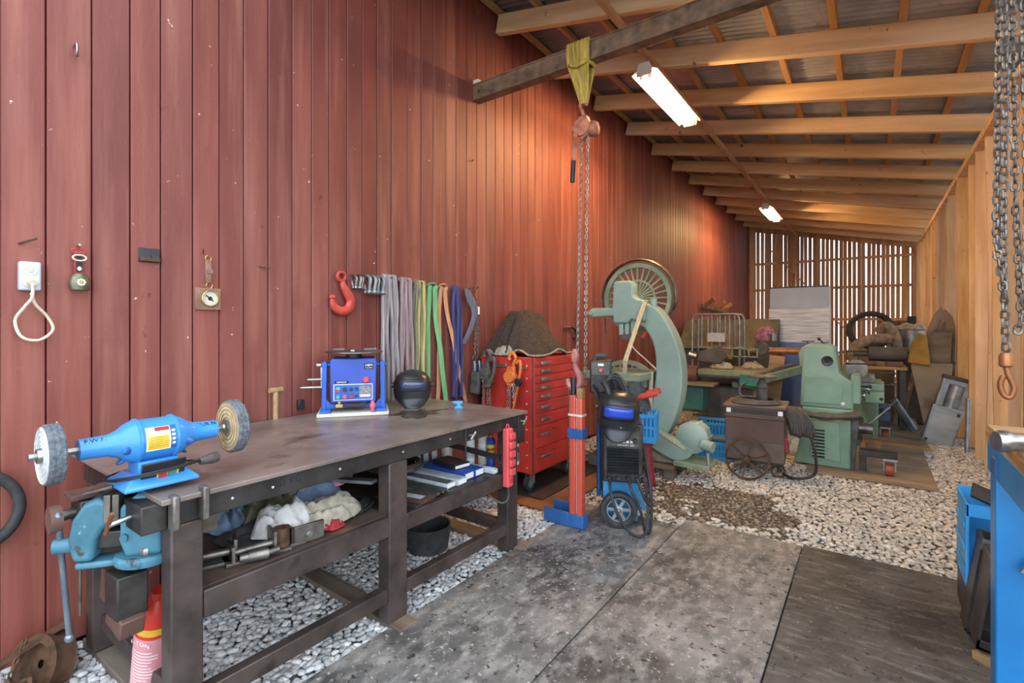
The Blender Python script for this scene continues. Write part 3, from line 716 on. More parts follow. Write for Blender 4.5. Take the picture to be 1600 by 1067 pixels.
mb = MB(); mb.box(-.07, .07, -.055, .055, -.005, .005, M); mb.build('jaw_cover', 'worn_steel', VS, bev=.002)
MB().cyl((0, -.28, .07), (0, -.375, .07), .026, n=18).build('screw_head', 'vise_blue', VS)
mb = MB(); mb.cyl((.02, -.352, .16), (-.07, -.36, -.26), .011, n=10); mb.ball((.024, -.352, .175), .018); mb.ball((-.073, -.36, -.275), .017); mb.build('handle_bar', 'vise_bar', VS)
for (x, yb) in ((.07, -.03), (-.07, -.03)):
    mb = MB(); mb.lathe([(0, .03), (.017, .03), (.017, .046), (.012, .052), (0, .052)], 6, Matrix.Translation((x, yb, .004))); mb.build('base_bolt', 'bright_steel', VS)
for z_ in (.10, .15):
    mb = MB(); mb.cyl((.074, -.02 if z_ > .12 else -.10, z_), (.088, -.02 if z_ > .12 else -.10, z_), .014, n=10); mb.build('set_screw', 'vise_blue', VS)
# steel blocks clamped on the bench end
o = MB().box(.93, 1.09, .575, .65, .80, .892).build('steel_block', 'dark_steel', None, bev=.004); tag(o, 'dark rectangular steel block on the bench end under the buffer', 'steel block')
SB = thing('clamp_screw', 'small steel T-handle clamp screw in front of the dark block', 'clamp', (1.0, .575, .845))
MB().cyl((0, 0, 0), (.0, -.06, -.01), .009, n=10).build('spindle', 'bright_steel', SB)
MB().cyl((.03, -.058, .035), (-.02, -.062, -.04), .007, n=8).build('tee_bar', 'copper', SB)
TV = thing('drill_vise', 'dark machine vise with round hand wheel behind the blue vise', 'vise', (.76, .58, .79)); TV.scale = (.85, .72, .9)
MB().box(-.07, .07, -.13, .10, 0, .10).build('body', 'dark_steel', TV, bev=.006)
MB().box(-.05, .06, -.16, -.04, .105, .125).build('jaw_block', 'leather_brown', TV, bev=.004)
MB().cyl((0, -.13, .05), (0, -.19, .045), .02, n=10).build('spindle', 'worn_steel', TV)
mb = MB(); mb.lathe([(.03, -.02), (.05, -.022), (.052, 0), (.05, .022), (.03, .02)], 22, Matrix.Translation((0, -.205, .04)) @ Matrix.Rotation(PI/2, 4, 'X')); mb.lathe([(0, -.01), (.035, -.01), (.035, .008), (0, .008)], 16, Matrix.Translation((0, -.205, .04)) @ Matrix.Rotation(PI/2, 4, 'X')); mb.build('hand_wheel', 'leather_brown', TV)
mb = MB(); mb.cyl((.03, -.12, 0.0), (.03, -.12, -.12), .018, n=10); mb.cyl((.03, -.12, -.09), (.03, -.12, -.34), .007, n=8); mb.build('hanging_screw', 'worn_steel', TV)
BL = thing('steel_offcuts', 'two dark square steel tube offcuts below the blue vise', 'steel offcuts', (.90, .62, .50)); BL.scale = (.9, .9, .8)
MB().cb((.03, -.04, .09), (.12, .10, .18), (0, .0, .05)).build('square_tube', 'dark_steel', BL, bev=.006)
MB().cb((.035, -.045, -.02), (.14, .08, .08), (0, .25, .05)).build('square_tube', 'leather_brown', BL, bev=.006)
MB().cb((-.13, -.02, .06), (.10, .09, .14), (0, .15, .1)).build('square_tube', 'leather_brown', BL, bev=.006)
# red pressurised cylinder leaning on the leg
RT = thing('red_cylinder', 'slim red cylinder with pink label leaning behind the front left bench leg', 'cylinder', (.69, .72, .0), rot=(R_(3), R_(21), 0)); RT.scale = (1.15, 1.15, 1.05)
mb = MB(); mb.lathe([(0, 0), (.05, 0), (.055, .01), (.055, .42), (.052, .45), (.03, .49), (.02, .50), (.02, .53), (0, .53)], 26); mb.build('shell', 'bright_red', RT)
mb = MB(); mb.lathe([(.0556, .08), (.0556, .37)], 16, caps=False, a0=-2.2, a1=.35); LB = mb.build('label', 'label_pink', RT)
mb = MB(); mb.lathe([(.0557, .385), (.0557, .415)], 16, caps=False, a0=-2.2, a1=.35); mb.build('yellow_label', 'label_yellow', RT)
for k in range(16):
    mb = MB(); mb.lathe([(.0560, .10+.014*k), (.0560, .104+.014*k)], 10, caps=False, a0=-1.9+.1*math.sin(k*3), a1=-.3+.25*math.sin(k*5)); mb.build('label_text', 'white', LB)
text('1-TON', .022, 'white', RT, (.028, -.049, .352), (PI/2, 0, R_(30)), 'lettering')
# ------------------------------------------------------------------ welding positioner on the bench
PZ = thing('welding_positioner', 'blue welding positioner with control panel and round turntable on the bench', 'positioner', (.27, 1.98, .911), R_(52))
# local x to the right along its front, local -y faces the camera
MB().box(-.215, .215, -.13, .17, 0, .022).build('base_plate', 'off_white', PZ, bev=.003)
for s in (-1, 1):
    MB().box(s*.16-.025 if s > 0 else -.20, .20 if s > 0 else -.135, -.125, .165, .022, .04).build('foot_rail', 'pos_frame', PZ, bev=.003)
    mb = MB(); rect_prism(mb, [(s*.195, .03), (s*.165, .03), (s*.160, .33), (s*.175, .345), (s*.19, .33)], -.05, .01); mb.build('upright', 'pos_frame', PZ, bev=.004)
    mb = MB(); rect_prism(mb, [(s*.165, .04), (s*.165, .10), (s*.11, .04)], -.05, -.04); mb.build('gusset', 'pos_frame', PZ)
    MB().cyl((s*.13, -.02, .315), (s*.20, -.02, .315), .014, n=12).build('pivot', 'pos_frame', PZ)
MB().box(-.165, .165, -.055, -.035, .045, .07).build('cross_bar', 'pos_frame', PZ, bev=.003)
rect_prism(MB(), [(-.135, .085), (.135, .085), (.14, .34), (.13, .36), (-.13, .36), (-.14, .34)], -.11, .13).build('body', 'pos_blue', PZ, bev=.008, seg=3)
MB().cyl((0, 0, .36), (0, 0, .385), .05, n=24).build('spindle', 'dark_steel', PZ)
TT = MB().lathe([(0, .383), (.10, .385), (.178, .392), (.178, .402), (.165, .405), (.03, .405), (0, .405)], 44).build('turntable', 'worn_steel', PZ)
for k in range(3):
    a = .5+k*2*PI/3; MB().cb((.11*math.cos(a), .11*math.sin(a), .411), (.09, .025, .012), (0, 0, a)).build('jaw', 'bright_steel', TT, bev=.002)
P = MB().box(-.118, .115, -.1135, -.11, .10, .20).build('control_panel', 'white', PZ, bev=.001)
MB().box(-.114, .111, -.1150, -.1135, .104, .196).build('panel_face', 'pos_frame', P)
def knob(x, z, r, m, d=.014, n=18): return MB().lathe([(0, 0), (r, 0), (r*.9, d), (0, d)], n, Matrix.Translation((x, -.115, z)) @ Matrix.Rotation(PI/2, 4, 'X')).build('button' if m != 'black_plastic' else 'knob', m, P)
for (x, z, r, m) in ((-.092, .123, .014, 'teal_button'), (-.052, .123, .014, 'red_button'), (-.012, .125, .013, 'leather_red'), (.018, .125, .009, 'black_plastic'), (-.052, .168, .013, 'black_plastic'), (-.014, .168, .011, 'black_plastic'), (.018, .17, .009, 'black_plastic')): knob(x, z, r, m)
MB().box(-.104, -.080, -.121, -.115, .153, .168).build('button', 'label_red', P); MB().box(-.104, -.080, -.121, -.115, .168, .184).build('button', 'teal_button', P)
MB().box(.035, .104, -.1165, -.115, .115, .188).build('display', 'screen', P)
MB().box(.04, .10, -.1172, -.1165, .12, .132).build('display_line', 'white', P)
MB().lathe([(0, 0), (.02, 0), (.021, .012), (.015, .02), (0, .022)], 22, Matrix.Translation((.075, -.112, .225)) @ Matrix.Rotation(PI/2, 4, 'X')).build('stop_button', 'strip_red', PZ)
MB().box(.065, .12, -.1135, -.11, .293, .33).build('brand_plate', 'ink', PZ); text('HBM', .022, 'white', PZ, (.0925, -.1142, .3165), (PI/2, 0, 0)); text('MACHINES', .0085, 'white', PZ, (.0925, -.1142, .300), (PI/2, 0, 0))
MB().box(-.112, -.03, -.1135, -.11, .204, .221).build('brand_plate', 'ink', PZ); text('HBM8320', .0145, 'white', PZ, (-.071, -.1142, .2125), (PI/2, 0, 0))
for (z, L) in ((.225, .09), (.175, .13)):
    MB().cyl((-.19, -.02, z), (-.19-L, -.02, z), .008, n=10).build('tilt_handle', 'bright_steel', PZ)
mb = MB(); mb.cyl((-.185, -.02, .315), (-.225, -.02, .315), .012, n=10); mb.bar((-.195, -.02, .32), (-.195, -.02, .17), .012, .012); mb.build('tilt_lever', 'bright_steel', PZ)
for k in range(3):
    MB().tube(spline([(-.09, -.09, .075), (-.02, -.10, .06+.006*k), (.05, -.10, .062+.006*k), (.10, -.08, .09), (.11, -.03, .10)], 6), .005, 7).build('cable', 'cable', PZ)
mb = MB(); mb.cb((-.085, -.105, .065), (.045, .02, .022)); mb.cb((-.085, -.105, .085), (.016, .016, .02)); mb.build('plug', 'brass', PZ, bev=.003)
mb = MB(); mb.lathe([(0, 0), (.012, 0), (.013, .015), (.018, .024), (.018, .042), (.012, .05), (.01, .066), (0, .068)], 16, Matrix.Translation((.115, -.13, .028))); mb.build('pink_connector', 'pink_grip', PZ)
# ------------------------------------------------------------------ welding helmet on the bench
def helmet(name, label, loc, rz, visor, s=1.0, rot=None, wide=1.0):
    t = thing(name, label, 'welding helmet', loc, rz, rot=rot)
    def sh(u, v):     # u around -100..100 deg, v bottom..top
        a = (u-.5)*R_(200); z = v
        K = ((0, .080, .150), (.10, .098, .128), (.22, .110, .112), (.45, .118, .120), (.66, .116, .124), (.80, .104, .110), (.92, .074, .076), (1.0, .012, .014))
        for (za, wa, da), (zb, wb, db) in zip(K[:-1], K[1:]):
            if z <= zb+1e-9: t_ = (z-za)/(zb-za); hw = wa+(wb-wa)*t_; dp = da+(db-da)*t_; break
        ca = math.cos(a); sn = math.sin(a)
        return (math.copysign(abs(sn)**.85, sn)*hw*s*wide, -math.copysign(abs(ca)**.8, ca)*dp*s, z*.26*s+(.045*s*(1-max(0, ca))*(1-z/.25) if z < .25 else 0))
    MB().grid(sh, 36, 22).build('shell', 'black_plastic', t, solid=.004, smooth=70)
    def vis(u, v):
        a = (u-.5)*R_(76); z = .5+.22*v; p = sh(.5+a/R_(200), z); k = 1.035
        return (p[0]*k, p[1]*k, p[2])
    MB().grid(vis, 14, 4).build('visor', visor, t, solid=.003)
    def frm(u, v):
        a = (u-.5)*R_(96); z = .44+.34*v; p = sh(.5+a/R_(200), z); k = 1.02
        return (p[0]*k, p[1]*k, p[2])
    MB().grid(frm, 16, 6).build('visor_frame', 'dark_steel', t, solid=.003)
    for e in (-1, 1): MB().cyl((e*.108*s*wide, .0, .15*s), (e*.13*s*wide, 0, .15*s), .018*s, n=12).build('hinge_knob', 'black_plastic', t)
    return t
helmet('welding_helmet', 'black welding helmet standing on the steel bench beside the blue positioner', (.36, 2.40, .912), R_(50), 'visor', .98, wide=1.12)
# small blue anvil
AN = thing('anvil', 'tiny blue toy-sized anvil standing alone on the bench top', 'anvil', (.70, 2.51, .911), R_(45))
rect_prism(MB(), [(-.03, 0), (.03, 0), (.026, .01), (.012, .018), (.012, .032), (.03, .038), (.03, .05), (-.02, .05), (-.05, .047), (-.03, .036), (-.012, .032), (-.012, .018), (-.026, .01)], -.012, .012).build('anvil_body', 'crate_blue', AN, bev=.002)
# oil stain on top
o = MB().grid(lambda u, v: (.62+.12*u*math.cos(v*2*PI)*(1+.9*noise.noise(Vector((math.cos(v*6.283)*2.5, math.sin(v*6.283)*2.5, 5)))), 2.22+.17*u*math.sin(v*2*PI)*(1+.9*noise.noise(Vector((math.cos(v*6.283)*2.5, math.sin(v*6.283)*2.5, 5)))), .9106), 6, 30)
mat('oil', '54483c', '3d342b', rough=.25, spec=.6)
o.build('oil_stain', 'oil', WB)
# wooden handle + black box behind the bench
o = MB().cyl((.045, 1.58, .40), (.045, 1.58, 1.085), .016, n=12).cyl((.045, 1.54, 1.085), (.045, 1.62, 1.085), .017, n=12).build('shovel_handle', 'timber_block'); tag(o, 'pale wooden T-grip shovel handle standing between bench and red wall', 'shovel')
o = MB().box(0.001, .03, 1.74, 1.78, .94, 1.0).build('socket_box', 'black_plastic', None, bev=.004); tag(o, 'small black box on the red wall just above the bench', 'socket')
# ------------------------------------------------------------------ power strip on right leg
PS = thing('power_strip', 'red power strip with five sockets hanging on the right bench leg', 'power strip', (1.105, 2.50, .46))
MB().box(0, .045, -.03, .03, 0, .37).build('strip_body', 'strip_red', PS, bev=.01, seg=3)
for k in range(5): MB().box(.04, .066, -.024, .03, .075+.056*k, .075+.056*k+.044).build('socket_lid', 'strip_red', PS, bev=.007)
MB().box(.044, .05, -.015, .015, .03, .055).build('switch', 'hook_red', PS, bev=.002)
MB().torus(.014, .004, Matrix.Translation((.02, 0, .378)) @ Matrix.Rotation(PI/2, 4, 'Y'), 16, 6).build('hanger', 'strip_red', PS)
MB().tube(spline([(.02, 0, 0), (.02, .01, -.07), (.0, -.03, -.10), (-.05, -.10, -.04), (-.12, -.12, .06), (-.2, -.3, .085)], 8), .006, 8).build('cable', 'cable_grey', PS)
# ------------------------------------------------------------------ shelf: rags, coil, parts
BEFORE = set(COL.objects)
g = 'rags heaped on the lower shelf'
rag('rag', 'rag_olive', 'olive crumpled rag at the left back of the rag heap', 'rag', (.66, 1.22, .522), .15, .17, .15, 1, group=g)
rag('rag', 'rag_dark', 'dark grey rag lying under the rag heap', 'rag', (.80, 1.18, .521), .17, .24, .06, 2, group=g)
rag('rag', 'rag_blue', 'faded blue rag on top of the rag heap', 'rag', (.68, 1.42, .545), .14, .16, .17, 3, group=g)
rag('rag', 'rag_pink', 'pink rag on the right top of the heap', 'rag', (.66, 1.52, .62), .11, .12, .09, 4, group=g)
rag('rag', 'rag_white', 'white towel rag in front of the heap', 'rag', (.88, 1.17, .545), .12, .14, .12, 5, group=g)
rag('rag', 'rag_beige', 'beige grey rag at the front right of the heap', 'rag', (.90, 1.36, .53), .12, .17, .11, 6, group=g)
rag('rag', 'rag_red', 'small red rag peeking out at the shelf edge', 'rag', (.99, 1.34, .521), .05, .06, .03, 7, group=g)
rag('rag', 'rag_blue', 'blue rag hanging at the left side of the heap', 'rag', (.62, 1.06, .522), .09, .10, .11, 8, group=g)
def coil(name, label, c, R0, n, r, m, seed, cat='cable', tilt=0, group=None, ov=1.0):
    rng = random.Random(seed); pts = []
    for k in range(n*22):
        a = 2*PI*k/22; j = k//22; q = .5+.5*math.sin(a*.37+seed)
        rr = R0*(1-.045*j+.05*noise.noise(Vector((a*.5, seed, 0)))); pts.append((rr*math.cos(a), rr*math.sin(a)*ov, r+.55*r*j+r*.5*math.sin(a*1.5+j)))
    o = MB().tube(pts, r, 8).build(name, m); o.location = c; o.rotation_euler = (tilt, 0, 0); return tag(o, label, cat, group)
coil('cable_coil', 'coil of black hose on the shelf right of the rags', (.80, 1.50, .520), .16, 6, .009, 'cable', 1)
coil('cable_coil', 'coil of dark cable lying above the blue electrode boxes', (.62, 2.02, .575), .17, 5, .010, 'cable_grey', 2)
coil('cable_coil', 'cable coil at the back of the shelf between timber and leg', (.40, 1.48, .525), .14, 3, .012, 'cable', 3)
for i, (c, sz, rz_, l) in enumerate((((.42, 1.22, .60), (.16, .12, .16), .1, 'pale timber block standing at the back of the shelf'), ((.44, 1.36, .60), (.09, .09, .16), -.1, 'darker timber block beside the pale one on the shelf'), ((.40, 1.66, .585), (.35, .05, .13), 1.2, 'grey board upright behind the hose coil'), ((.92, .80, .72), (.16, .09, .08), 0, 'timber block wedged behind the front left bench leg'))):
    o = MB().cb((0, 0, 0), sz).build('timber_block', 'old_timber' if i >= 2 else 'timber_block', None, bev=.004); o.location = c; o.rotation_euler = (0, 0, rz_); tag(o, l, 'wood block')
def part_asm(name, label, c, rz_, kind):
    t = thing(name, label, 'steel part', c, rz_)
    if kind == 0:
        MB().box(-.12, .12, -.05, .05, .0, .012).build('plate', 'worn_steel', t, bev=.002); MB().box(-.10, -.088, -.05, .05, .01, .07).build('web', 'worn_steel', t, bev=.002); MB().box(.05, .062, -.05, .05, .01, .09).build('web', 'worn_steel', t, bev=.002)
        MB().cyl((-.10, -.02, .04), (.06, -.02, .04), .014, n=12).build('pin', 'worn_steel', t)
    elif kind == 1:
        MB().lathe([(.018, 0), (.032, 0), (.032, .085), (.018, .085), (.018, 0)], 20, caps=False).build('sleeve', 'rust', t); MB().box(-.09, .09, -.03, .03, .0, .012).build('plate', 'worn_steel', t, bev=.002)
    elif kind == 2:
        MB().box(-.07, .07, -.008, .008, 0, .075).build('plate', 'worn_steel', t, bev=.002); MB().lathe([(0, 0), (.017, 0), (.017, .012), (.009, .012), (.009, .022), (0, .022)], 6, Matrix.Translation((.0, -.008, .036)) @ Matrix.Rotation(PI/2, 4, 'X')).build('bolt', 'bright_steel', t); MB().box(-.07, -.058, -.008, .1, 0, .075).build('flange', 'worn_steel', t)
    elif kind == 3:
        MB().cyl((-.05, 0, .025), (.02, 0, .025), .022, n=14).build('barrel', 'worn_steel', t); MB().cyl((.02, 0, .025), (.06, .0, .03), .013, n=12).build('shank', 'worn_steel', t); MB().cyl((-.08, 0, .025), (-.05, 0, .025), .016, n=12).build('stub', 'worn_steel', t)
    return t
part_asm('welded_bracket', 'welded steel bracket with pin at the left front of the shelf', (.92, .88, .52), 1.2, 0)
part_asm('welded_bracket', 'flat steel bracket with two webs below the olive rag', (.98, 1.00, .52), 1.35, 0)
part_asm('steel_sleeve', 'short rusty steel sleeve standing in front of the white towel', (1.0, 1.09, .52), 1.4, 1)
part_asm('bolted_plate', 'upright steel plate with shiny hex bolt at the shelf edge', (1.03, 1.19, .52), 1.45, 2)
part_asm('spigot', 'short turned steel spigot lying at the shelf front edge', (1.045, .99, .52), 1.2, 3)
part_asm('spigot', 'stubby steel pin lying beside the left bracket', (.86, .82, .52), .4, 3)
# right section: electrode packets, boxes, sheets
def packet(name, c, sz, rz_, m, label, cat, strip=None):
    t = thing(name, label, cat, c, rz_); b = MB().box(-sz[0]/2, sz[0]/2, -sz[1]/2, sz[1]/2, 0, sz[2]).build('carton', m, t, bev=.003)
    if strip:
        MB().box(-sz[0]/2+.01, sz[0]/2-.01, -sz[1]/2+.008, sz[1]/2-.008, sz[2], sz[2]+.001).build('printed_top', strip, t)
        MB().box(sz[0]/2, sz[0]/2+.001, -sz[1]/2+.006, sz[1]/2-.006, .006, sz[2]-.006).build('printed_end', 'white', t)
    return t
packet('electrode_box', (.80, 2.28, .499), (.38, .09, .045), .05, 'box_blue', 'blue electrode carton lying across the shelf', 'box', 'box_blue')
packet('electrode_box', (.80, 2.38, .499), (.38, .085, .045), .03, 'box_blue', 'blue electrode carton nearest the spray cans', 'box', 'box_blue')
packet('electrode_box', (.82, 2.18, .499), (.40, .085, .035), .07, 'paper', 'white grey electrode packet left of the blue cartons', 'box', 'paper')
packet('electrode_box', (.80, 2.09, .499), (.42, .08, .03), .08, 'paper', 'pale electrode packet with torn end next to the welding rods', 'box', 'galv')
packet('electrode_box', (.80, 2.33, .546), (.22, .13, .03), -.12, 'ink', 'black carton with white print on top of the blue cartons', 'box', 'leather_brown')
for k in range(3): packet('small_carton', (.95-.05*k, 2.47+.006*k, .499+.0*k), (.20, .045, .03), .1-.05*k, 'paper', ('small white carton at the shelf edge below the spray cans', 'small white carton behind the front one by the cans', 'third small white carton tucked beside the cable')[k], 'box', 'white') if k == 0 else None
RD = thing('welding_rods', 'bundle of thin grey welding rods on the shelf', 'welding rods', (.82, 1.98, .499), .08)
for k in range(18): MB().cyl((-.24, -.06+.007*k, .006+.006*(k % 2)), (.22+.012*math.sin(k*2.1), -.06+.007*k, .006+.006*(k % 2)), .0035, n=6).build('rod', 'bright_steel', RD)
SHT = thing('steel_sheets', 'thin dark steel sheets with a bag on the shelf edge', 'steel sheet', (.92, 1.83, .499), .12)
MB().box(-.15, .15, -.08, .08, 0, .004).build('sheet', 'worn_steel', SHT); MB().cb((.02, .02, .008), (.26, .14, .003), (0, 0, .1)).build('sheet', 'leather_brown', SHT); MB().cb((.04, .03, .0105), (.12, .05, .001), (0, 0, .1)).build('sticker', 'paper', SHT)
rag('plastic_bag', 'rag_white', 'crumpled clear bag beside the welding rods', 'bag', (.78, 1.86, .512), .06, .06, .04, 9)
o = MB().lathe([(0, 0), (.13, 0), (.15, .16), (.14, .16), (.12, .01), (0, .01)], 26).build('rubber_bucket', 'rubber'); o.location = (.62, 2.30, .012); tag(o, 'low black rubber bucket on the gravel below the shelf', 'bucket')
def can(x, y, r, h, m, capm, label, bands=(), spray=True):
    t = thing('spray_can' if spray else 'tin_can', label, 'can', (x, y, .499))
    MB().lathe([(0, 0), (r, 0), (r*1.03, .004), (r, .008), (r, h*.8), (r*1.03, h*.81), (r*.6, h*.87), (r*.5, h*.88), (0, h*.88)] if spray else [(0, 0), (r, 0), (r*1.03, .004), (r, .008), (r, h-.006), (r*1.03, h), (0, h)], 20).build('can_body', m, t)
    for (z0, z1, bm_) in bands: MB().lathe([(r*1.008, h*z0), (r*1.008, h*z1)], 20, caps=False).build('printed_band', bm_, t)
    if spray: MB().lathe([(0, h*.86), (r*.42, h*.86), (r*.4, h*.97), (r*.3, h), (0, h)], 14).build('nozzle_cap', capm, t)
    else: MB().lathe([(0, h), (r*1.02, h), (r*1.02, h*1.18), (0, h*1.18)], 20).build('lid', capm, t)
    return t
can(.78, 2.535, .033, .24, 'white', 'white', 'white spray can with white cap at the left of the row', [(.2, .5, 'paper')])
can(.84, 2.60, .034, .235, 'off_white', 'white', 'second white spray can in the row under the bench', [(.25, .6, 'white')])
can(.915, 2.595, .029, .215, 'box_blue', 'bright_red', 'blue spray can with yellow band and red cap', [(.42, .68, 'yellow'), (.5, .58, 'bright_red')])
can(.965, 2.66, .037, .24, 'tube_blue', 'copper', 'blue tin with copper coloured lid near the red power strip', [(.15, .5, 'vise_bar'), (.7, .8, 'white')], False)
can(1.02, 2.72, .03, .25, 'paper', 'white', 'pale spray can half hidden behind the power strip', [(.1, .5, 'vise_blue')])
can(.60, 2.50, .037, .20, 'off_white', 'leather_brown', 'white tin with red base and brown lid at the back of the shelf', [(.02, .12, 'label_red'), (.62, .68, 'ink')], False)
for k in range(3):
    packet('carton', (.46+.045*k, 2.36+.035*k, .499), (.035, .06, .24), .7, 'paper', ('tall white blue carton at the far left of the cans', 'tall white carton in the middle behind the cable coil', 'tall white blue carton beside the brown lidded tin')[k], 'box')
ex = MB(); [ex.cyl((.28, 2.0+.02*k, .62-.01*k), (.95, 1.66+.02*k, .60-.01*k), .009, n=6) for k in range(1)]
o = MB().bar((.25, 1.30, .68), (.98, 1.58, .70), .05, .015).build('steel_flat', 'galv'); tag(o, 'grey steel flat bar lying under the bench top behind the middle leg', 'steel bar')

for o in set(COL.objects)-BEFORE:          # everything above stands on the lower shelf
    if o.parent is None and o.name.split('.')[0] not in ('rubber_bucket', 'steel_flat'): o.location.z += .035
# ------------------------------------------------------------------ on the red wall
T = thing('power_socket', 'grey double power socket with cream cord loop on the red wall', 'socket', (0, .495, 1.63))
MB().box(0, .045, -.035, .035, 0, .125).build('housing', 'outlet_grey', T, bev=.008, seg=3)
MB().lathe([(0, .045), (.024, .045), (.022, .05), (0, .05)], 20, Matrix.Translation((0, 0, .09)) @ Matrix.Rotation(PI/2, 4, 'Y')).build('switch_ring', 'white', T); MB().box(.048, .056, -.008, .008, .078, .102).build('rocker', 'outlet_grey', T, bev=.002)
MB().lathe([(.014, .045), (.026, .045), (.026, .051), (.014, .051)], 22, Matrix.Translation((0, 0, .038)) @ Matrix.Rotation(PI/2, 4, 'Y')).build('outlet_ring', 'off_white', T)
MB().cyl((.045, 0, .038), (.085, 0, .03), .016, .012, 14).build('plug', 'cord_cream', T)
MB().tube(spline([(.08, 0, .028), (.075, .0, -.03), (.06, -.02, -.07), (.03, -.045, -.13), (.03, -.025, -.20), (.03, .03, -.215), (.03, .075, -.17), (.03, .055, -.11), (.05, .015, -.06), (.06, .0, -.01)], 10), .006, 8).build('cord_loop', 'cord_cream', T)
T = thing('cow_bell', 'small decorated bell on a red leather strap on the red wall', 'bell', (0, .66, 1.64))
MB().lathe([(.0, .075), (.022, .075), (.034, .06), (.04, .03), (.034, .002), (.03, .0), (.028, .01), (0, .01)], 22, Matrix.Translation((.04, 0, 0)) @ Matrix.Diagonal((.7, 1, 1, 1))).build('bell_body', 'bell_metal', T)
for k in range(8):
    a = k*PI/4; MB().ball((.068, .012*math.cos(a), .036+.012*math.sin(a)), (.003, .005, .005), 8, 5).build('edelweiss_petal', 'white', T)
MB().ball((.069, 0, .036), (.004, .005, .005), 8, 5).build('edelweiss_centre', 'yellow', T)
MB().box(.02, .032, -.018, .018, .075, .18).build('strap', 'leather_red', T, bev=.003)
MB().box(.032, .035, -.011, .011, .085, .17).build('strap_inlay', 'ink', T); MB().ball((.036, 0, .10), (.003, .008, .010), 8, 5).build('edelweiss', 'white', T)
MB().torus(.022, .004, Matrix.Translation((.036, 0, .15)) @ Matrix.Rotation(PI/2, 4, 'Y') @ Matrix.Diagonal((.6, 1.1, 1, 1)), 20, 6).build('buckle', 'cord_cream', T)
MB().torus(.02, .0025, Matrix.Translation((.02, 0, .185)) @ Matrix.Rotation(PI/2, 4, 'Y') @ Matrix.Diagonal((.5, 1.2, 1, 1)), 18, 5).build('cord', 'bright_red', T)
MB().cyl((0, 0, .205), (.04, 0, .21), .006, n=8).build('peg', 'bright_steel', T)
T = thing('black_bracket', 'small black metal bracket with rusty lip screwed to the red wall', 'bracket', (0, .94, 1.80))
MB().box(0, .006, -.045, .045, 0, .072).build('plate', 'black_plastic', T, bev=.002); MB().box(.006, .022, -.04, .045, .004, .022).build('lip', 'rust', T, bev=.003); MB().box(.006, .016, .01, .045, .02, .04).build('tongue', 'black_plastic', T, bev=.003)
T = thing('barometer', 'round barometer on a square wooden plate hung by a leather strap', 'barometer', (0, 1.215, 1.565))
MB().box(0, .018, -.065, .065, 0, .12).build('back_plate', 'leather_tan', T, bev=.003)
Mx = Matrix.Translation((.018, .005, .062)) @ Matrix.Rotation(PI/2, 4, 'Y')
MB().lathe([(.038, 0), (.046, 0), (.046, .012), (.041, .014), (.038, .008)], 28, Mx, caps=False).build('bezel', 'brass', T); MB().lathe([(0, 0), (.04, 0), (.04, .006), (0, .006)], 28, Mx).build('dial', 'off_white', T)
MB().cb((.0255, .002, .064), (.002, .006, .05), (.9, 0, 0)).build('pointer', 'ink', T); MB().lathe([(0, .006), (.012, .006), (0, .0075)], 10, Mx).build('hub', 'ink', T)
MB().torus(.016, .0025, Matrix.Translation((.012, .005, .135)) @ Matrix.Rotation(PI/2, 4, 'Y'), 16, 5).build('ring', 'brass', T)
MB().box(.004, .016, -.014, .016, .15, .275).build('strap', 'leather_tan', T, bev=.002); MB().box(.016, .022, -.012, .022, .20, .225).build('strap_keeper', 'leather_tan', T, bev=.002)
MB().torus(.015, .0025, Matrix.Translation((.012, .0, .285)) @ Matrix.Rotation(PI/2, 4, 'Y'), 16, 5).build('ring', 'brass', T); MB().cyl((0, -.02, .31), (.05, -.04, .33), .003, n=6).build('nail', 'rust', T)
for (y, z, l, d) in ((.5, 1.845, 'bent nail in the red wall above the power socket', (.05, .035, .012)), (1.53, 1.83, 'slanted nail in the red wall between barometer and red hook', (.045, .03, -.006)), (3.45, 3.0, 'tiny nail high in the red wall below the beam', (.03, -.02, 0))):
    o = MB().cyl((0, y-d[1], z-d[2]), (d[0], y+d[1]*.4, z+d[2]), .0045, n=6).build('wall_nail', 'rust'); tag(o, l, 'nail')
o = MB().tube(spline([(0, .65, 2.77), (.03, .65, 2.775), (.045, .65, 2.75), (.035, .65, 2.72), (.02, .655, 2.725)], 6), .006, 8).build('screw_hook', 'bright_steel'); tag(o, 'small pale screw hook high on the red wall', 'hook')
# big red lifting hook
T = thing('lifting_hook', 'large red lifting hook hung on the red wall', 'hook', (.035, 2.07, 1.57))
pts = spline([(0, -.015, .215), (0, .0, .17), (0, .03, .125), (0, .055, .075), (0, .03, .02), (0, -.03, .008), (0, -.08, .04), (0, -.09, .09), (0, -.085, .12)], 8)
rr = [.016+.019*math.sin(PI*min(1, (i/64))**.8) for i in range(65)]; rr[-8:] = [max(.006, .03-.0034*k) for k in range(8)]
MB().tube(pts, rr[:len(pts)], 12, flat=(.75, 1)).build('hook_body', 'hook_red', T)
MB().torus(.030, .013, Matrix.Translation((0, -.022, .245)) @ Matrix.Rotation(PI/2, 4, 'Y'), 24, 10).build('eye', 'hook_red', T)
MB().cyl((-.035, -.02, .262), (.03, -.02, .262), .005, n=8).build('peg', 'rust', T)
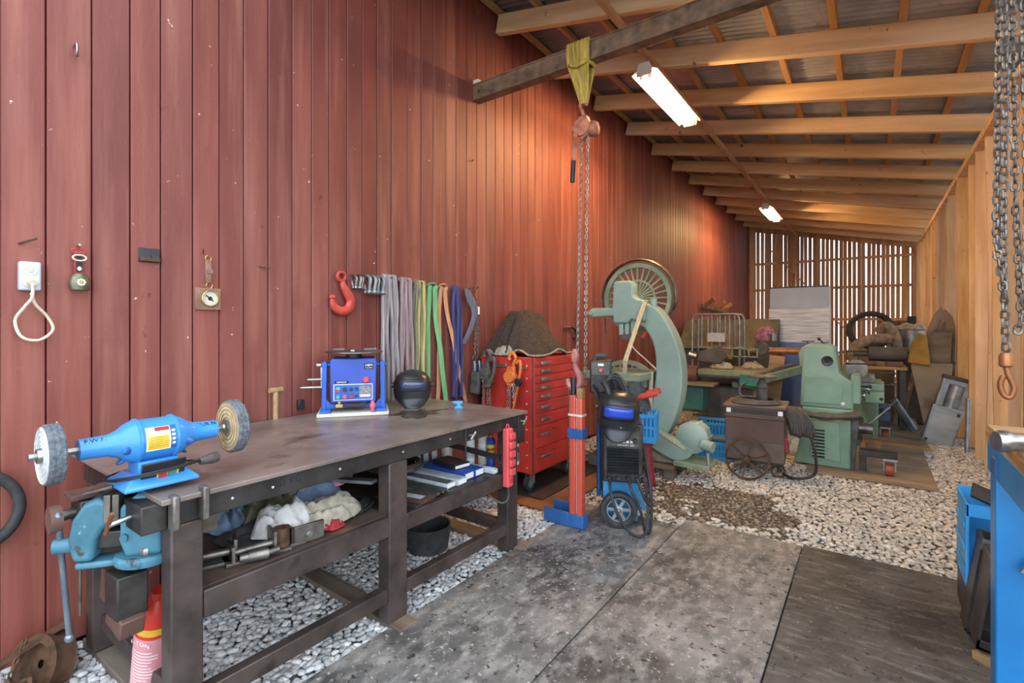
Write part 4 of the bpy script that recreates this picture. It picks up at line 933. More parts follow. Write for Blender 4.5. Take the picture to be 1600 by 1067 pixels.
# shackles
def shackle(name, label, c, s, n, m, group):
    t = thing(name, label, 'shackles', c)
    for k in range(n):
        dy = (k-(n-1)/2)*.028*s; dx = .02+.012*(k % 2)
        pts = [(dx+.0, dy-.006, -.075*s)]+[(dx+.02*math.sin(a)*s, dy-.004*math.cos(a)+.01*math.sin(2*a), -.028*s+.03*s*math.sin(a)) for a in [PI*q/10 for q in range(11)]]+[(dx+.02, dy+.018*s, -.075*s)]
        pts = [(dx+.03*s*math.cos(a), dy, .03*s*math.sin(a)-.03*s) for a in [PI*q/12 for q in range(13)]]
        pts = [(dx+.02*s, dy-.004, -.085*s)]+pts+[(dx-.012*s, dy+.004, -.085*s)]
        MB().tube(spline(pts, 3), .0085*s, 8).build('bow', m, t)
        for e in (.02, -.012): MB().ball((dx+e*s, dy, -.088*s), .014*s, 10, 7).build('eye', m, t)
        MB().cyl((dx+.045*s, dy+.004, -.09*s), (dx-.03*s, dy, -.09*s), .007*s, n=8).build('pin', m, t)
    MB().cyl((0, -.03*s*n/2, 0.005), (.06, .0, .01), .006, n=6).build('nail', 'rust', t)
    return t
shackle('shackle_bunch', 'three small bow shackles hung beside the red hook', (.0, 2.19, 1.83), .95, 3, 'bright_steel', None)
shackle('shackle_bunch', 'larger bunch of grey shackles left of the grey slings', (.0, 2.33, 1.84), 1.35, 4, 'galv', None)
# slings on the wall
def sling(label, y, w_, zt, zb, m, n, seed, spread=0.0, th=.03, inner=None, group='slings hung on the red wall'):
    t = thing('lifting_sling', label, 'sling', (0, y, zt)); rng = random.Random(seed)
    for k in range(n):
        q = (k+.5)/n-.5; L = zt-zb+rng.uniform(-.03, .02); yy0 = q*w_; ph = rng.uniform(0, 6)
        pts = []
        for i in range(15):
            s_ = i/14; z = -L*s_; wob = .008*math.sin(ph+s_*5)+.004*math.sin(ph*2+s_*13); pinch = .72+.28*min(1, s_*4)
            if i == 0: pts.append((.012, yy0*.7, -.01)); pts.append((.03+th*.3, yy0*.72, .0))
            else: pts.append((.02+th*(.6+.4*math.cos(ph+k)), yy0*pinch+wob+spread*s_*(1 if k >= n/2 else -.3), z))
        pts.append((.02, yy0*.9+wob+spread*(1 if k >= n/2 else -.3), -L+.01))
        mm = inner[1] if inner and k in inner[0] else m
        MB().tube(spline(pts, 2), w_/n*.68, 8, flat=(.75, 1)).build('strand', mm, t)
    MB().cyl((0, 0, -.02), (.07, 0, -.012), .006, n=6).build('peg', 'rust', t)
    return t
sling('thick pale grey round sling, leftmost of the slings', 2.465, .165, 1.85, .88, 'sling_grey', 6, 1, .01)
sling('mauve grey round sling, second of the slings', 2.625, .145, 1.84, .88, 'sling_mauve', 5, 2, .005)
sling('olive sling with yellow strands between mauve and green slings', 2.775, .15, 1.83, .82, 'sling_olive', 6, 3, .0, inner=((2, 4), 'sling_straw'))
def web(label, y, w_, zt, zb, m, seed, dy2=.1, group='slings hung on the red wall'):
    t = thing('web_sling', label, 'sling', (0, y, zt)); rng = random.Random(seed)
    for e in (0, 1):
        def fn(u, v):
            z = -(zt-zb)*v; yy = (u-.5)*w_*.55+(-.25+.5*e)*w_+(dy2*v**1.3 if e else -.1*dy2*v); x = .018+.012*e+.006*math.sin(v*9+seed+e)+(.02*v if e else 0)
            if v < .04: x += .012*(1-v/.04)
            return (x, yy+.004*math.sin(v*14+seed), z)
        MB().grid(fn, 4, 26).build('webbing', m, t, solid=.005)
    MB().tube([(.045*math.sin(a)*.5+.02, w_*.45*math.cos(a), .018*math.sin(a)) for a in [PI*k/10 for k in range(11)]], .013, 8, flat=(1, .5)).build('fold', m, t)
    MB().cyl((0, 0, -.005), (.06, 0, .0), .006, n=6).build('peg', 'rust', t); return t
web('bright green webbing sling in the row', 2.92, .10, 1.81, .80, 'sling_green', 1, .13)
web('peach coloured webbing sling splitting into two legs', 3.05, .085, 1.81, .78, 'sling_peach', 2, .26)
sling('dark violet round sling, right of the peach webbing', 3.21, .09, 1.81, .86, 'sling_violet', 3, 5, .04)
T = thing('lifting_sling', 'short slate blue sling looped sideways next to the chain', 'sling', (0, 3.38, 1.81))
for k in range(3):
    MB().tube(spline([(.03, -.04+.02*k, 0), (.04, -.02+.025*k, -.10), (.04, .05+.015*k, -.22), (.04, .0+.02*k, -.36), (.035, -.09+.012*k, -.50)], 8), .016, 8, flat=(.6, 1)).build('strand', 'sling_slate', T)
MB().tube(spline([(.03, -.01, 0), (.04, .06, -.10), (.045, .10, -.2), (.04, .06, -.30), (.04, -.02, -.40), (.035, -.08, -.50)], 8), .014, 8, flat=(.6, 1)).build('strand', 'sling_slate', T); MB().cyl((0, -.01, -.005), (.06, -.01, 0), .006, n=6).build('peg', 'rust', T)
T = thing('chain_sling', 'two-leg chain sling with white tag and pale blue clamps on the wall', 'chain sling', (.03, 3.49, 1.80))
lm3 = withmat(link_mesh(.034, .022, .0036, 10, 5), 'chain_old'); lm3o = withmat(link_mesh(.034, .022, .0036, 10, 5), 'copper')
chain(T, [(0, 0, 0), (0, .005, -.14)], lm3o, .024, rng=ch)
chain(T, [(0, .0, -.22), (0, -.02, -.60)], lm3, .024, rng=ch); chain(T, [(0, .02, -.22), (0, .03, -.60)], lm3, .024, rng=ch)
MB().box(.01, .016, -.02, .03, -.22, -.15).build('tag', 'white', T); MB().torus(.018, .004, Matrix.Translation((0, 0, .015)) @ Matrix.Rotation(PI/2, 4, 'Y'), 16, 6).build('top_ring', 'copper', T); MB().cyl((-.03, 0, .03), (.03, 0, .03), .005, n=6).build('peg', 'rust', T)
for dy in (-.03, .04):
    MB().torus(.02, .005, Matrix.Translation((0, dy, -.625)) @ Matrix.Rotation(PI/2, 4, 'Y') @ Matrix.Diagonal((1.4, 1, 1, 1)), 18, 6).build('clamp_ring', 'chain_old', T)
    MB().tube(spline([(0, dy, -.65), (.005, dy+.005, -.72), (0, dy-.01, -.80), (0, dy-.04, -.85)], 6), [.015+.008*math.sin(PI*i/18) for i in range(19)], 10).build('clamp', 'vise_bar', T)
# hose at the very left, rusty scrap on the ground
T = MB().torus(.16, .022, Matrix.Translation((.045, .30, .72)) @ Matrix.Rotation(PI/2, 4, 'Y') @ Matrix.Rotation(.1, 4, 'X'), 40, 10).build('hose_coil', 'rubber'); tag(T, 'thick black hose loop hanging at the left edge on the red wall', 'hose')
T = thing('wall_rack', 'rusty bar rack with upright pegs on the far red wall', 'rack', (0, 12.1, 1.86))
MB().bar((.06, -1.2, .04), (.06, 1.2, -.05), .03, .07).build('bar', 'worn_steel', T); [MB().bar((.0, dy, -.03-.03*dy), (.26, dy-.05, .16-.03*dy), .04, .09).build('peg', 'timber_block', T) for dy in (-.9, .0, .7)]
# ------------------------------------------------------------------ boards under the cabinet
o = MB().box(.10, .98, 3.28, 4.5, .016, .026).build('hardboard_sheet', 'hardboard', None); o.rotation_euler = (0, 0, 0); tag(o, 'brown hardboard sheet on the gravel under the tool cabinet', 'board')
o = MB().box(.02, .78, 3.45, 4.7, .028, .036).build('black_board', 'board_black'); tag(o, 'dark board lying on the hardboard behind the casters', 'board')
# ------------------------------------------------------------------ red tool cabinet
TC = thing('tool_cabinet', 'tall red tool cabinet with nine drawers on casters by the red wall', 'tool cabinet', (.08, 3.5, .036))
Z0, Z1 = .165, 1.165; D = .57; W_ = .83
mb = MB(); mb.box(0, D, 0, W_, Z0, Z1); mb.build('body', 'cab_red', TC, bev=.006)
hs = [75, 72, 72, 72, 88, 110, 110, 192, 200]; tot = sum(hs); z = Z1-.012; H_ = Z1-Z0-.03
for h in hs:
    hh = H_*h/tot; d = MB().box(D, D+.012, .025, W_-.02, z-hh+.005, z-.004).build('drawer', 'cab_red', TC, bev=.003)
    mb = MB(); zc = z-hh*.5 if h < 120 else z-hh*.4
    mb.box(D+.012, D+.034, .10, .112, zc-.012, zc+.012).box(D+.012, D+.034, .228, .24, zc-.012, zc+.012).box(D+.028, D+.038, .10, .24, zc-.013, zc+.013); mb.build('handle', 'bright_steel', d, bev=.003)
    if h > 120: MB().box(D+.0115, D+.0135, .30, .36, zc+.02, zc+.026).build('slot', 'ink', d)
    z -= hh
MB().box(D-.004, D+.014, -.002, .02, Z0, Z1).build('corner_post', 'cab_red', TC, bev=.003); MB().box(D-.002, D+.010, -.004, .006, Z0, Z1).build('rubber_edge', 'rubber', TC)
for k in range(9):
    for xx in (.03, D-.06): MB().cyl((xx, -.003, Z0+.05+.11*k), (xx, .002, Z0+.05+.11*k), .006, n=8).build('rivet', 'off_white', TC)
for (x, y) in ((D-.08, .09), (.08, .09), (D-.08, W_-.09), (.08, W_-.09)):
    c = MB().box(x-.035, x+.035, y-.03, y+.03, Z0-.012, Z0).build('caster_plate', 'galv', TC)
    mb = MB(); mb.box(x-.028, x-.022, y-.05, y+.025, .06, Z0-.01).box(x+.022, x+.028, y-.05, y+.025, .06, Z0-.01); mb.build('caster_fork', 'galv', c)
    MB().lathe([(.0, -.02), (.045, -.02), (.065, -.018), (.068, 0), (.065, .018), (.045, .02), (0, .02)], 22, Matrix.Translation((x, y-.03, .068)) @ Matrix.Rotation(PI/2, 4, 'Y')).build('caster_wheel', 'rubber', c)
    MB().lathe([(.0, -.023), (.036, -.023), (.036, .023), (0, .023)], 16, Matrix.Translation((x, y-.03, .068)) @ Matrix.Rotation(PI/2, 4, 'Y')).build('caster_hub', 'galv', c)
MB().box(.05, .3, -.02, -.006, Z1-.09, Z1-.065).build('tool_bar', 'bright_steel', TC, bev=.002); MB().box(.36, .52, -.02, -.006, Z1-.10, Z1-.075).build('tool_bar', 'bright_steel', TC, bev=.002)
# blanket draped over a box on the cabinet
BK = thing('draped_blanket', 'dark brown blanket with pale binding draped over a load on the cabinet', 'blanket', (.36, 3.90, 1.203))
def dr(u, v):
    x = (u-.5)*2; y = (v-.5)*2; p = (abs(x)**5+abs(y)**5)**.2
    top = .40-.20*max(0, min(1, (x-.0)/.55))-.04*max(0, y)+.035*noise.noise(Vector((x*2.3, y*2.3, 2)))
    k = min(1, max(0, (p-.55)/.45)); an = math.atan2(y, x)
    fold = k*(.075*math.sin(an*7+2.5*noise.noise(Vector((x*1.5, y*1.5, 5))))+.05*math.sin(an*13+3))
    z = top*(1-k)**.85+.10*k*(1-k)*noise.noise(Vector((x*2, y*2, 7)))
    hem = .05*max(0, math.sin(an*5+1.3))*k
    z = max(.006, z+hem)
    sp = .88+.10*k
    return (x*.29*sp*(1+fold), y*.37*sp*(1+fold), z)
B1 = MB().grid(dr, 46, 46).build('blanket_cloth', 'blanket', BK, solid=.012, smooth=80)
edge = [dr(t/30, 0) for t in range(31)]; MB().tube([(p[0], p[1]-.004, p[2]+.008) for p in edge], .009, 6).build('binding', 'binding', B1)
edge = [dr(1, t/30) for t in range(31)]; MB().tube([(p[0]+.004, p[1], p[2]+.008) for p in edge], .009, 6).build('binding', 'binding', B1)
rag('folded_glove', 'rag_beige', 'pale cream cloth tucked under the blanket front', 'cloth', (.32, 3.53, 1.204), .10, .035, .09, 12)
# chain blocks hanging on the cabinet side
def chain_block(name, label, c, m, cm, s, seed):
    t = thing(name, label, 'chain hoist', c)
    MB().tube(spline([(0, 0, -.02), (.015, 0, .03), (.035, 0, .07), (.0, 0, .115), (-.035, 0, .08), (-.03, 0, .05)], 6), .014*s, 9).build('top_hook', m, t)
    MB().lathe([(0, -.035), (.05, -.035), (.062, 0), (.05, .035), (0, .035)], 18, Matrix.Translation((0, -.03, -.09)) @ Matrix.Rotation(PI/2, 4, 'X')).build('gear_case', m, t)
    rect_prism(MB(), [(-.035, .0), (.035, .0), (.055, -.10), (.03, -.18), (-.04, -.17), (-.055, -.08)], -.04, .0).build('frame', m, t, bev=.008)
    MB().tube(spline([(.055, -.02, .03), (.09, -.02, .05), (.10, -.02, .0), (.085, -.02, -.09), (.06, -.025, -.15)], 6), .013*s, 8).build('bottom_hook', m, t)
    rg = random.Random(seed); lk = withmat(link_mesh(.034, .022, .0042, 10, 5), cm)
    for (dx, L) in ((-.02, .26), (.0, .30), (.03, .24), (.055, .22)): chain(t, [(dx, -.035, -.15), (dx+rg.uniform(-.02, .02), -.035, -.15-L)], lk, .025, rng=rg)
    return t
t = chain_block('chain_block', 'orange chain hoist with steel chains on the cabinet side', (.47, 3.455, 1.125), 'orange', 'chain_steel', 1, 4)
MB().lathe([(0, 0), (.034, 0), (.036, .02), (.03, .03), (0, .03)], 16, Matrix.Translation((.09, -.03, -.13)) @ Matrix.Rotation(PI/2, 4, 'X')).build('brake_knob', 'black_plastic', t); MB().bar((.09, -.04, -.16), (.03, -.05, -.42), .02, .012).build('lever', 'orange', t)
t = chain_block('chain_block', 'grey rusty chain hoist bundle at the left side of the cabinet', (.20, 3.44, 1.14), 'cable_grey', 'chain_old', 1.25, 5)
MB().cb((-.10, -.04, -.18), (.10, .05, .20), (0, .1, 0)).build('pulley_block', 'cable_grey', t, bev=.015); MB().lathe([(0, -.02), (.05, -.02), (.05, .02), (0, .02)], 16, Matrix.Translation((.06, -.06, -.16)) @ Matrix.Rotation(PI/2, 4, 'X')).build('pulley', 'chain_old', t)
# ------------------------------------------------------------------ red post
PO = thing('lifting_post', 'red steel lifting post with blue clamp and blue foot next to the welding cart', 'post', (1.26, 3.17, .022))
MB().box(-.055, -.005, -.03, .03, 0.0, .95).build('column', 'post_red', PO, bev=.008); MB().box(.005, .05, -.03, .03, 0, .93).build('column', 'post_red', PO, bev=.008)
MB().box(-.006, .006, -.012, .028, 0, .93).build('inner_bar', 'off_white', PO); MB().box(-.065, .065, -.04, .04, 0.0, .09).build('foot_shoe', 'tube_blue', PO, bev=.004)
MB().box(-.063, .06, -.04, .04, .64, .71).build('collar', 'tube_blue', PO, bev=.004); MB().box(-.058, .055, -.034, .034, .80, .815).build('collar', 'off_white', PO)
mb = MB(); mb.box(-.26, -.05, -.04, .10, 0.0, .012).box(-.26, -.05, -.045, -.035, 0, .10).box(-.26, -.05, .09, .10, 0, .12); mb.build('foot_channel', 'tube_blue', PO, bev=.003)
MB().cyl((-.033, 0, .95), (-.033, 0, 1.08), .021, n=14).build('top_tube', 'black_plastic', PO); MB().box(.005, .05, -.025, .025, .93, 1.0).build('top_block', 'timber_block', PO, bev=.004)
chain(PO, [(-.07, .0, 1.0), (-.07, .01, .14)], withmat(link_mesh(.03, .02, .0034, 8, 4), 'chain_old'), .022, rng=ch)
# ------------------------------------------------------------------ welding cart with welders
WC = thing('welding_cart', 'blue welding trolley with rubber wheels and red grips behind the red post', 'trolley', (1.46, 3.52, .022), R_(26))
MB().box(-.14, .16, -.10, .30, .10, .13).build('deck', 'cart_blue', WC, bev=.003)
rect_prism(MB(), [(-.15, .02), (.10, .02), (.10, .30), (-.02, .33), (-.15, .33)], -.12, .10).build('tank_box', 'cart_blue', WC, bev=.006)
for (x, sgn) in ((.08, -1), (.08, 1)):
    yy_ = -.20 if sgn < 0 else .36
    Mw = Matrix.Translation((x-.12, yy_, .13)) @ Matrix.Rotation(PI/2, 4, 'X')
    wv = MB().lathe([(.085, -.02), (.105, -.035), (.125, -.03), (.131, 0), (.125, .03), (.105, .035), (.085, .02), (.085, -.02)], 34, Mw, caps=False).build('tyre', 'rubber', WC)
    mb = MB(); mb.lathe([(0, -.015), (.03, -.025), (.032, .025), (0, .03)], 18, Mw); mb.lathe([(.078, -.016), (.087, -.016), (.087, .016), (.078, .016), (.078, -.016)], 30, Mw, caps=False)
    for k in range(6):
        a = k*PI/3; mb.cb(Mw @ Vector((.055*math.cos(a), .055*math.sin(a), 0)), (.06, .012, .022), (0, -a, 0))
    mb.build('rim', 'galv', wv); mb = MB(); mb.ball(tuple(Mw @ Vector((0, 0, .032))), .014); mb.build('hub_cap', 'bright_steel', wv)
MB().cyl((-.04, -.2, .13), (-.04, .36, .13), .012, n=10).build('axle', 'dark_steel', WC)
for (dx, dy) in ((-.10, -.02), (.0, .10)):
    MB().tube(spline([(-.15+dx*.3, dy+.1, .13), (-.15+dx*.3, dy+.1, .78), (-.11+dx*.3, dy-.0, .84), (.02+dx*.3, dy-.12, .90), (.13+dx*.3, dy-.2, .945)], 6), .017, 10).build('handle_tube', 'tube_blue', WC)
    MB().cyl((.09+dx*.3, dy-.17, .928), (.25+dx*.3, dy-.28, .99), .022, n=14).build('grip', 'hook_red', WC)
MB().box(-.16, .0, .06, .12, .12, 1.05).build('back_plate', 'black_plastic', WC)
# large welder on the cart
BW = thing('welding_machine', 'large red and grey welding inverter with black vents on the blue cart', 'welder', (1.50, 3.42, .36), R_(24))
MB().box(-.135, .135, -.12, .30, 0, .42).build('case', 'leather_red', BW, bev=.014)
for (z0, z1, y) in ((.0, .42, -.13),): MB().box(-.14, .14, y-.012, y+.02, z0+.0, z1+.0).build('front_frame', 'dark_steel', BW, bev=.012, seg=3)
F = MB().box(-.115, .115, -.146, -.140, .255, .395).build('control_panel', 'cable_grey', BW, bev=.003)
for k in range(9): MB().cb((0, -.150, .075+.02*k), (.22, .02, .010), (.5, 0, 0)).build('vent_slat', 'black_plastic', BW)
for (x, z, r) in ((.085, .30, .02), (-.105, .38, .018), (.10, .385, .018)): MB().lathe([(0, 0), (r, 0), (r*.8, .016), (0, .016)], 16, Matrix.Translation((x, -.146, z)) @ Matrix.Rotation(PI/2, 4, 'X')).build('knob', 'black_plastic', F)
for k in range(4): MB().box(-.03+.027*k, -.012+.027*k, -.148, -.146, .285, .30).build('indicator', 'white', F)
for k in range(3): MB().box(-.09+.027*k, -.075+.027*k, -.148, -.146, .345, .36).build('indicator', 'off_white', F)
text('ARMORY 200', .02, 'white', F, (.02, -.1475, .268), (PI/2, 0, 0))
for x in (-.09, -.03, .04, .10): MB().lathe([(0, 0), (.02, 0), (.022, .012), (.014, .02), (.014, .045), (0, .045)], 14, Matrix.Translation((x, -.142, .04)) @ Matrix.Rotation(PI/2, 4, 'X')).build('connector', 'black_plastic', BW)
for (x, pts) in ((-.09, [(-.09, -.18, .04), (-.08, -.26, -.04), (-.03, -.30, -.18), (.05, -.30, -.29), (.14, -.26, -.31), (.17, -.2, -.2), (.15, -.16, .04), (.11, -.17, .05)]), (.04, [(.04, -.18, .04), (.06, -.24, -.02), (.12, -.24, -.16), (.15, -.22, -.30), (.19, -.16, -.30), (.2, -.05, -.1), (.16, .0, .1)]), (.1, [(.1, -.18, .04), (.14, -.22, -.06), (.19, -.14, -.15), (.19, -.04, -.02), (.15, .02, .25)])):
    MB().tube(spline(pts, 8), .0105, 8).build('cable', 'cable', BW)
# helmet hanging on the cart, torch, small welder
h = helmet('welding_helmet', 'black welding helmet with blue visor hanging above the large welder', (1.53, 3.25, .715), R_(20), 'visor_blue', 1.22, rot=(R_(8), R_(4), R_(24)))
rag('apron', 'rag_dark', 'black leather apron bundled behind the hanging helmet', 'apron', (1.60, 3.42, .86), .10, .12, .24, 15)
TO = thing('welding_torch', 'black welding torch with blue grip lying over the cart handles', 'torch', (1.52, 3.20, .98), 0)
MB().tube(spline([(-.06, -.02, .10), (-.03, -.03, .07), (.0, -.04, .0), (.02, -.05, -.05)], 6), .022, 10).build('torch_body', 'cable', TO); MB().cyl((.015, -.045, -.03), (.05, -.06, -.14), .014, n=10).build('torch_handle', 'tube_blue', TO); MB().cyl((.05, -.06, -.14), (.10, -.075, -.20), .012, .008, 10).build('nozzle', 'worn_steel', TO)
for k in range(3): MB().tube(spline([(-.06, -.02+.01*k, .10), (-.0, .05, .12+.02*k), (.06+.01*k, .06, .04), (.07, .05, -.08), (.0, .1, -.16-.05*k), (-.12, .08, -.05), (-.15, .05, .05)], 7), .011, 8).build('cable', 'cable', TO)
SWD = thing('small_welder', 'small grey welding inverter fixed above the red post', 'welder', (1.37, 3.33, .985), R_(24))
MB().box(-.08, .075, -.06, .18, 0, .24).build('case', 'dark_steel', SWD, bev=.012); P2 = MB().box(-.068, .063, -.066, -.06, .13, .225).build('front_panel', 'cable_grey', SWD, bev=.004)
for k in range(6): MB().box(-.045, .06, -.07, -.06, .03+.014*k, .037+.014*k).build('vent_slat', 'black_plastic', SWD)
MB().lathe([(0, 0), (.014, 0), (.012, .014), (0, .014)], 14, Matrix.Translation((0, -.066, .168)) @ Matrix.Rotation(PI/2, 4, 'X')).build('knob', 'strip_red', P2); MB().box(-.02, .02, -.068, -.066, .20, .215).build('sticker', 'white', P2)
MB().box(-.05, .04, .0, .1, .255, .285).build('carry_handle', 'black_plastic', SWD, bev=.006); MB().box(-.05, -.04, .0, .1, .235, .26).build('handle_post', 'black_plastic', SWD)
MB().tube(spline([(-.05, -.07, .06), (-.04, -.12, .02), (.0, -.12, -.06), (.07, -.1, -.08), (.11, -.05, .0), (.08, 0, .1)], 8), .008, 8).build('cable', 'cable', SWD)
VA = thing('gas_valve', 'chrome gas pipe with valve behind the red post', 'valve', (1.36, 3.62, .35))
MB().box(-.03, .02, -.02, .02, .25, .45).build('regulator', 'bright_steel', VA, bev=.006); MB().tube(spline([(0, 0, .25), (-.01, 0, .1), (.0, 0, -.04), (.05, .0, -.06)], 6), .012, 8).build('pipe', 'galv', VA); MB().cyl((-.03, -.03, .2), (.03, -.02, .22), .014, n=10).build('valve_knob', 'brass', VA)
# ------------------------------------------------------------------ blue crates
def crate(label, c, rz_, sx, sy, sz):
    t = thing('plastic_crate', label, 'crate', c, rz_, group='blue plastic crates')
    MB().box(-sx/2, sx/2, -sy/2, sy/2, 0, .008).build('bottom', 'crate_blue', t)
    mb = MB()
    for s in (-1, 1):
        mb.box(-sx/2-.006, sx/2+.006, s*sy/2-.008, s*sy/2+.008, sz-.03, sz).box(s*sx/2-.008, s*sx/2+.008, -sy/2, sy/2, sz-.03, sz)
        mb.box(-sx/2, sx/2, s*sy/2-.005, s*sy/2+.005, 0, sz*.22).box(s*sx/2-.005, s*sx/2+.005, -sy/2, sy/2, 0, sz*.22)
        mb.box(-sx/2, sx/2, s*sy/2-.005, s*sy/2+.005, sz*.50, sz*.58)
        for k in range(13):
            x = -sx/2+sx*k/12; mb.box(x-.008, x+.008, s*sy/2-.006, s*sy/2+.006, 0, sz-.02)
        for k in range(9):
            y = -sy/2+sy*k/8; mb.box(s*sx/2-.006, s*sx/2+.006, y-.008, y+.008, 0, sz-.02)
    mb.build('lattice_walls', 'crate_blue', t); MB().box(-sx/2+.006, sx/2-.006, -sy/2+.01, -sy/2+.014, .02, sz-.03).build('inner_panel', 'cart_blue', t); MB().box(sx/2-.014, sx/2-.010, -sy/2+.01, sy/2-.01, .02, sz-.03).build('inner_panel', 'cart_blue', t)
    return t
crate('blue lattice crate standing on the red stool beside the welding cart', (1.22, 4.32, .44), .25, .40, .30, .25)
crate('blue crate on the gravel below the green motor', (1.55, 5.80, .0), .06, .46, .34, .21)
crate('second blue crate stacked behind the green motor', (1.52, 6.15, .05), .1, .46, .34, .30)
crate('blue crate between red cabinet and welding cart', (1.12, 4.28, .42), .15, .10, .24, .22)
o = MB().bar((1.15, 5.62, .235), (1.78, 5.70, .24), .10, .018).build('loose_plank', 'old_timber'); tag(o, 'grey plank lying on the lower blue crate', 'plank')
RS = thing('red_stool', 'low red steel trestle carrying the blue crate', 'trestle', (1.24, 4.32, 0.0), .25)
MB().box(-.16, .16, -.10, .10, .41, .435).build('top', 'leather_red', RS, bev=.003)
for sx in (-1, 1):
    for sy in (-1, 1): MB().bar((sx*.11, sy*.07, .41), (sx*.15, sy*.12, .0), .03, .03).build('leg', 'leather_red', RS)
    MB().bar((sx*.12, -.09, .20), (sx*.12, .09, .20), .02, .02).build('cross_bar', 'leather_red', RS)
# ------------------------------------------------------------------ pallet
PA = thing('wooden_pallet', 'grey weathered wooden pallet under the green band saw', 'pallet', (1.0, 5.05, .0), .05)
for k in range(5): MB().box(-.45, .45, -.42+.19*k, -.42+.19*k+.13, .10, .122).build('top_board', 'old_timber', PA, bev=.002)
for x in (-.42, 0, .36):
    for y in (-.41, -.05, .31): MB().box(x-.0, x+.09, y, y+.12, .022, .10).build('block', 'old_timber', PA, bev=.002)
    MB().box(x, x+.09, -.42, .45, .0, .022).build('bottom_board', 'old_timber', PA)
# ------------------------------------------------------------------ band saw (outline in its own plane, pixels of the plane -> metres)
BS = thing('band_saw', 'large pale green antique band saw with spoked wheels on a pallet', 'band saw', (.95, 4.97, .122), 0)
def bx(u): return (u-990)*.0071
def bz(v): return 1.77-(v-465)*.0071-.122
def outl(pts): return [(bx(u), bz(v)) for u, v in pts]
def bsm(pts, y0, y1, name, bev=.012, m='machine_green', par=None, n=6, sm=True):
    P = [Vector((p[0], 0, p[1])) for p in outl(pts)]
    if sm: P = spline(P, n, True)
    return rect_prism(MB(), [(p[0], p[2]) for p in P], y0, y1).build(name, m, par or BS, bev=bev, seg=3)
neck = [(990, 470), (1010, 473), (1030, 482), (1047, 505), (1060, 535), (1066, 570), (1064, 605), (1056, 635), (1045, 660), (1030, 680), (1062, 700), (1010, 700), (1000, 680), (1012, 655), (1020, 630), (1026, 600), (1029, 570), (1027, 540), (1018, 518), (1006, 506), (990, 502)]
bsm(neck, -.10, .10, 'frame', .02, n=4)
def wheel(cu, cv, r, y, label=None):
    cx, cz = bx(cu), bz(cv); Mw = Matrix.Translation((cx, y, cz)) @ Matrix.Rotation(PI/2, 4, 'X')
    wv = MB().lathe([(r-.045, -.025), (r, -.03), (r, .03), (r-.045, .025), (r-.045, -.025)], 56, Mw, caps=False).build('wheel_rim', 'dusty_green', BS)
    MB().lathe([(0, -.04), (.06, -.04), (.075, -.02), (.075, .03), (0, .04)], 24, Mw).build('wheel_hub', 'dusty_green', wv)
    for k in range(28):
        a = 2*PI*k/28; mb = MB(); mb.bar(Mw @ Vector((.06*math.cos(a), .06*math.sin(a), 0)), Mw @ Vector(((r-.04)*math.cos(a), (r-.04)*math.sin(a), 0)), .016, .022, up=(0, 1, 0)); mb.build('spoke', 'dusty_green', wv)
    MB().torus(r*.50, .012, Mw, 40, 6).build('wheel_ring', 'dusty_green', wv)
    return wv
wheel(990, 465, .375, .12); wheel(972, 612, .375, .12)
g0 = [(bx(990)+.415*math.cos(a), .12, bz(465)+.415*math.sin(a)) for a in [R_(-25)+R_(230)*k/30 for k in range(31)]]
MB().tube(g0, .014, 8, flat=(1, 2.4)).build('wheel_guard', 'worn_steel', BS)
MB().bar((bx(938), .10, bz(495)), (bx(938), .10, bz(540)), .012, .02).build('guard_strip', 'worn_steel', BS)
bsm([(968, 444), (970, 441), (994, 441), (998, 446), (998, 463), (1004, 468), (1016, 470), (1016, 500), (1000, 500), (996, 496), (990, 503), (968, 503), (967, 492), (934, 494), (929, 492), (929, 482), (934, 480), (966, 480)], -.16, -.02, 'arm_housing', .018, sm=False)
MB().lathe([(0, 0), (.028, 0), (.026, .02), (0, .022)], 16, Matrix.Translation((bx(932), -.16, bz(487))) @ Matrix.Rotation(PI/2, 4, 'X')).build('arm_knob', 'machine_green', BS)
MB().cyl((bx(1024), -.06, bz(490)), (bx(1024), -.06, bz(468)), .035, n=16).build('upright_boss', 'machine_green', BS)
for u in (978, 987, 996): MB().box(bx(u)-.025, bx(u)+.022, -.12, -.04, bz(520), bz(503)).build('guide_block', 'machine_green', BS, bev=.006)
rect_prism(MB(), [(-.06+bx(985), bz(520)), (.09+bx(985), bz(518)), (.05+bx(985), bz(527)), (-.03+bx(985), bz(527))], -.12, -.02).build('guide_plate', 'worn_steel', BS)
MB().cyl((bx(1006), -.04, bz(524)), (bx(1016), -.04, bz(512)), .024, n=12).build('red_handle', 'hook_red', BS)
MB().box(bx(934), bx(1024), -.42, .25, bz(583), bz(573)).build('saw_table', 'dusty_green', BS, bev=.006)
MB().box(bx(946), bx(1015), -.10, .15, bz(596), bz(583)).build('table_bracket', 'machine_green', BS, bev=.006)
bsm([(962, 612), (975, 603), (990, 612), (1002, 628), (1012, 642), (1078, 668), (1082, 680), (1072, 688), (1050, 688), (985, 655), (965, 640)], -.20, -.10, 'belt_guard', .016)
MB().lathe([(0, -.02), (.13, -.02), (.15, .02), (.14, .06), (0, .08)], 28, Matrix.Translation((bx(985), -.20, bz(620))) @ Matrix.Rotation(PI/2, 4, 'X')).build('lower_hub_cover', 'machine_green', BS)
Mm = Matrix.Translation((bx(1082), -.10, bz(657))) @ Matrix.Rotation(PI/2, 4, 'X')
mo = MB().lathe([(0, -.20), (.08, -.20), (.12, -.17), (.135, -.12), (.135, .05), (.15, .055), (.15, .075), (.12, .09), (.06, .12), (0, .12)], 30, Mm).build('motor', 'machine_green', BS)
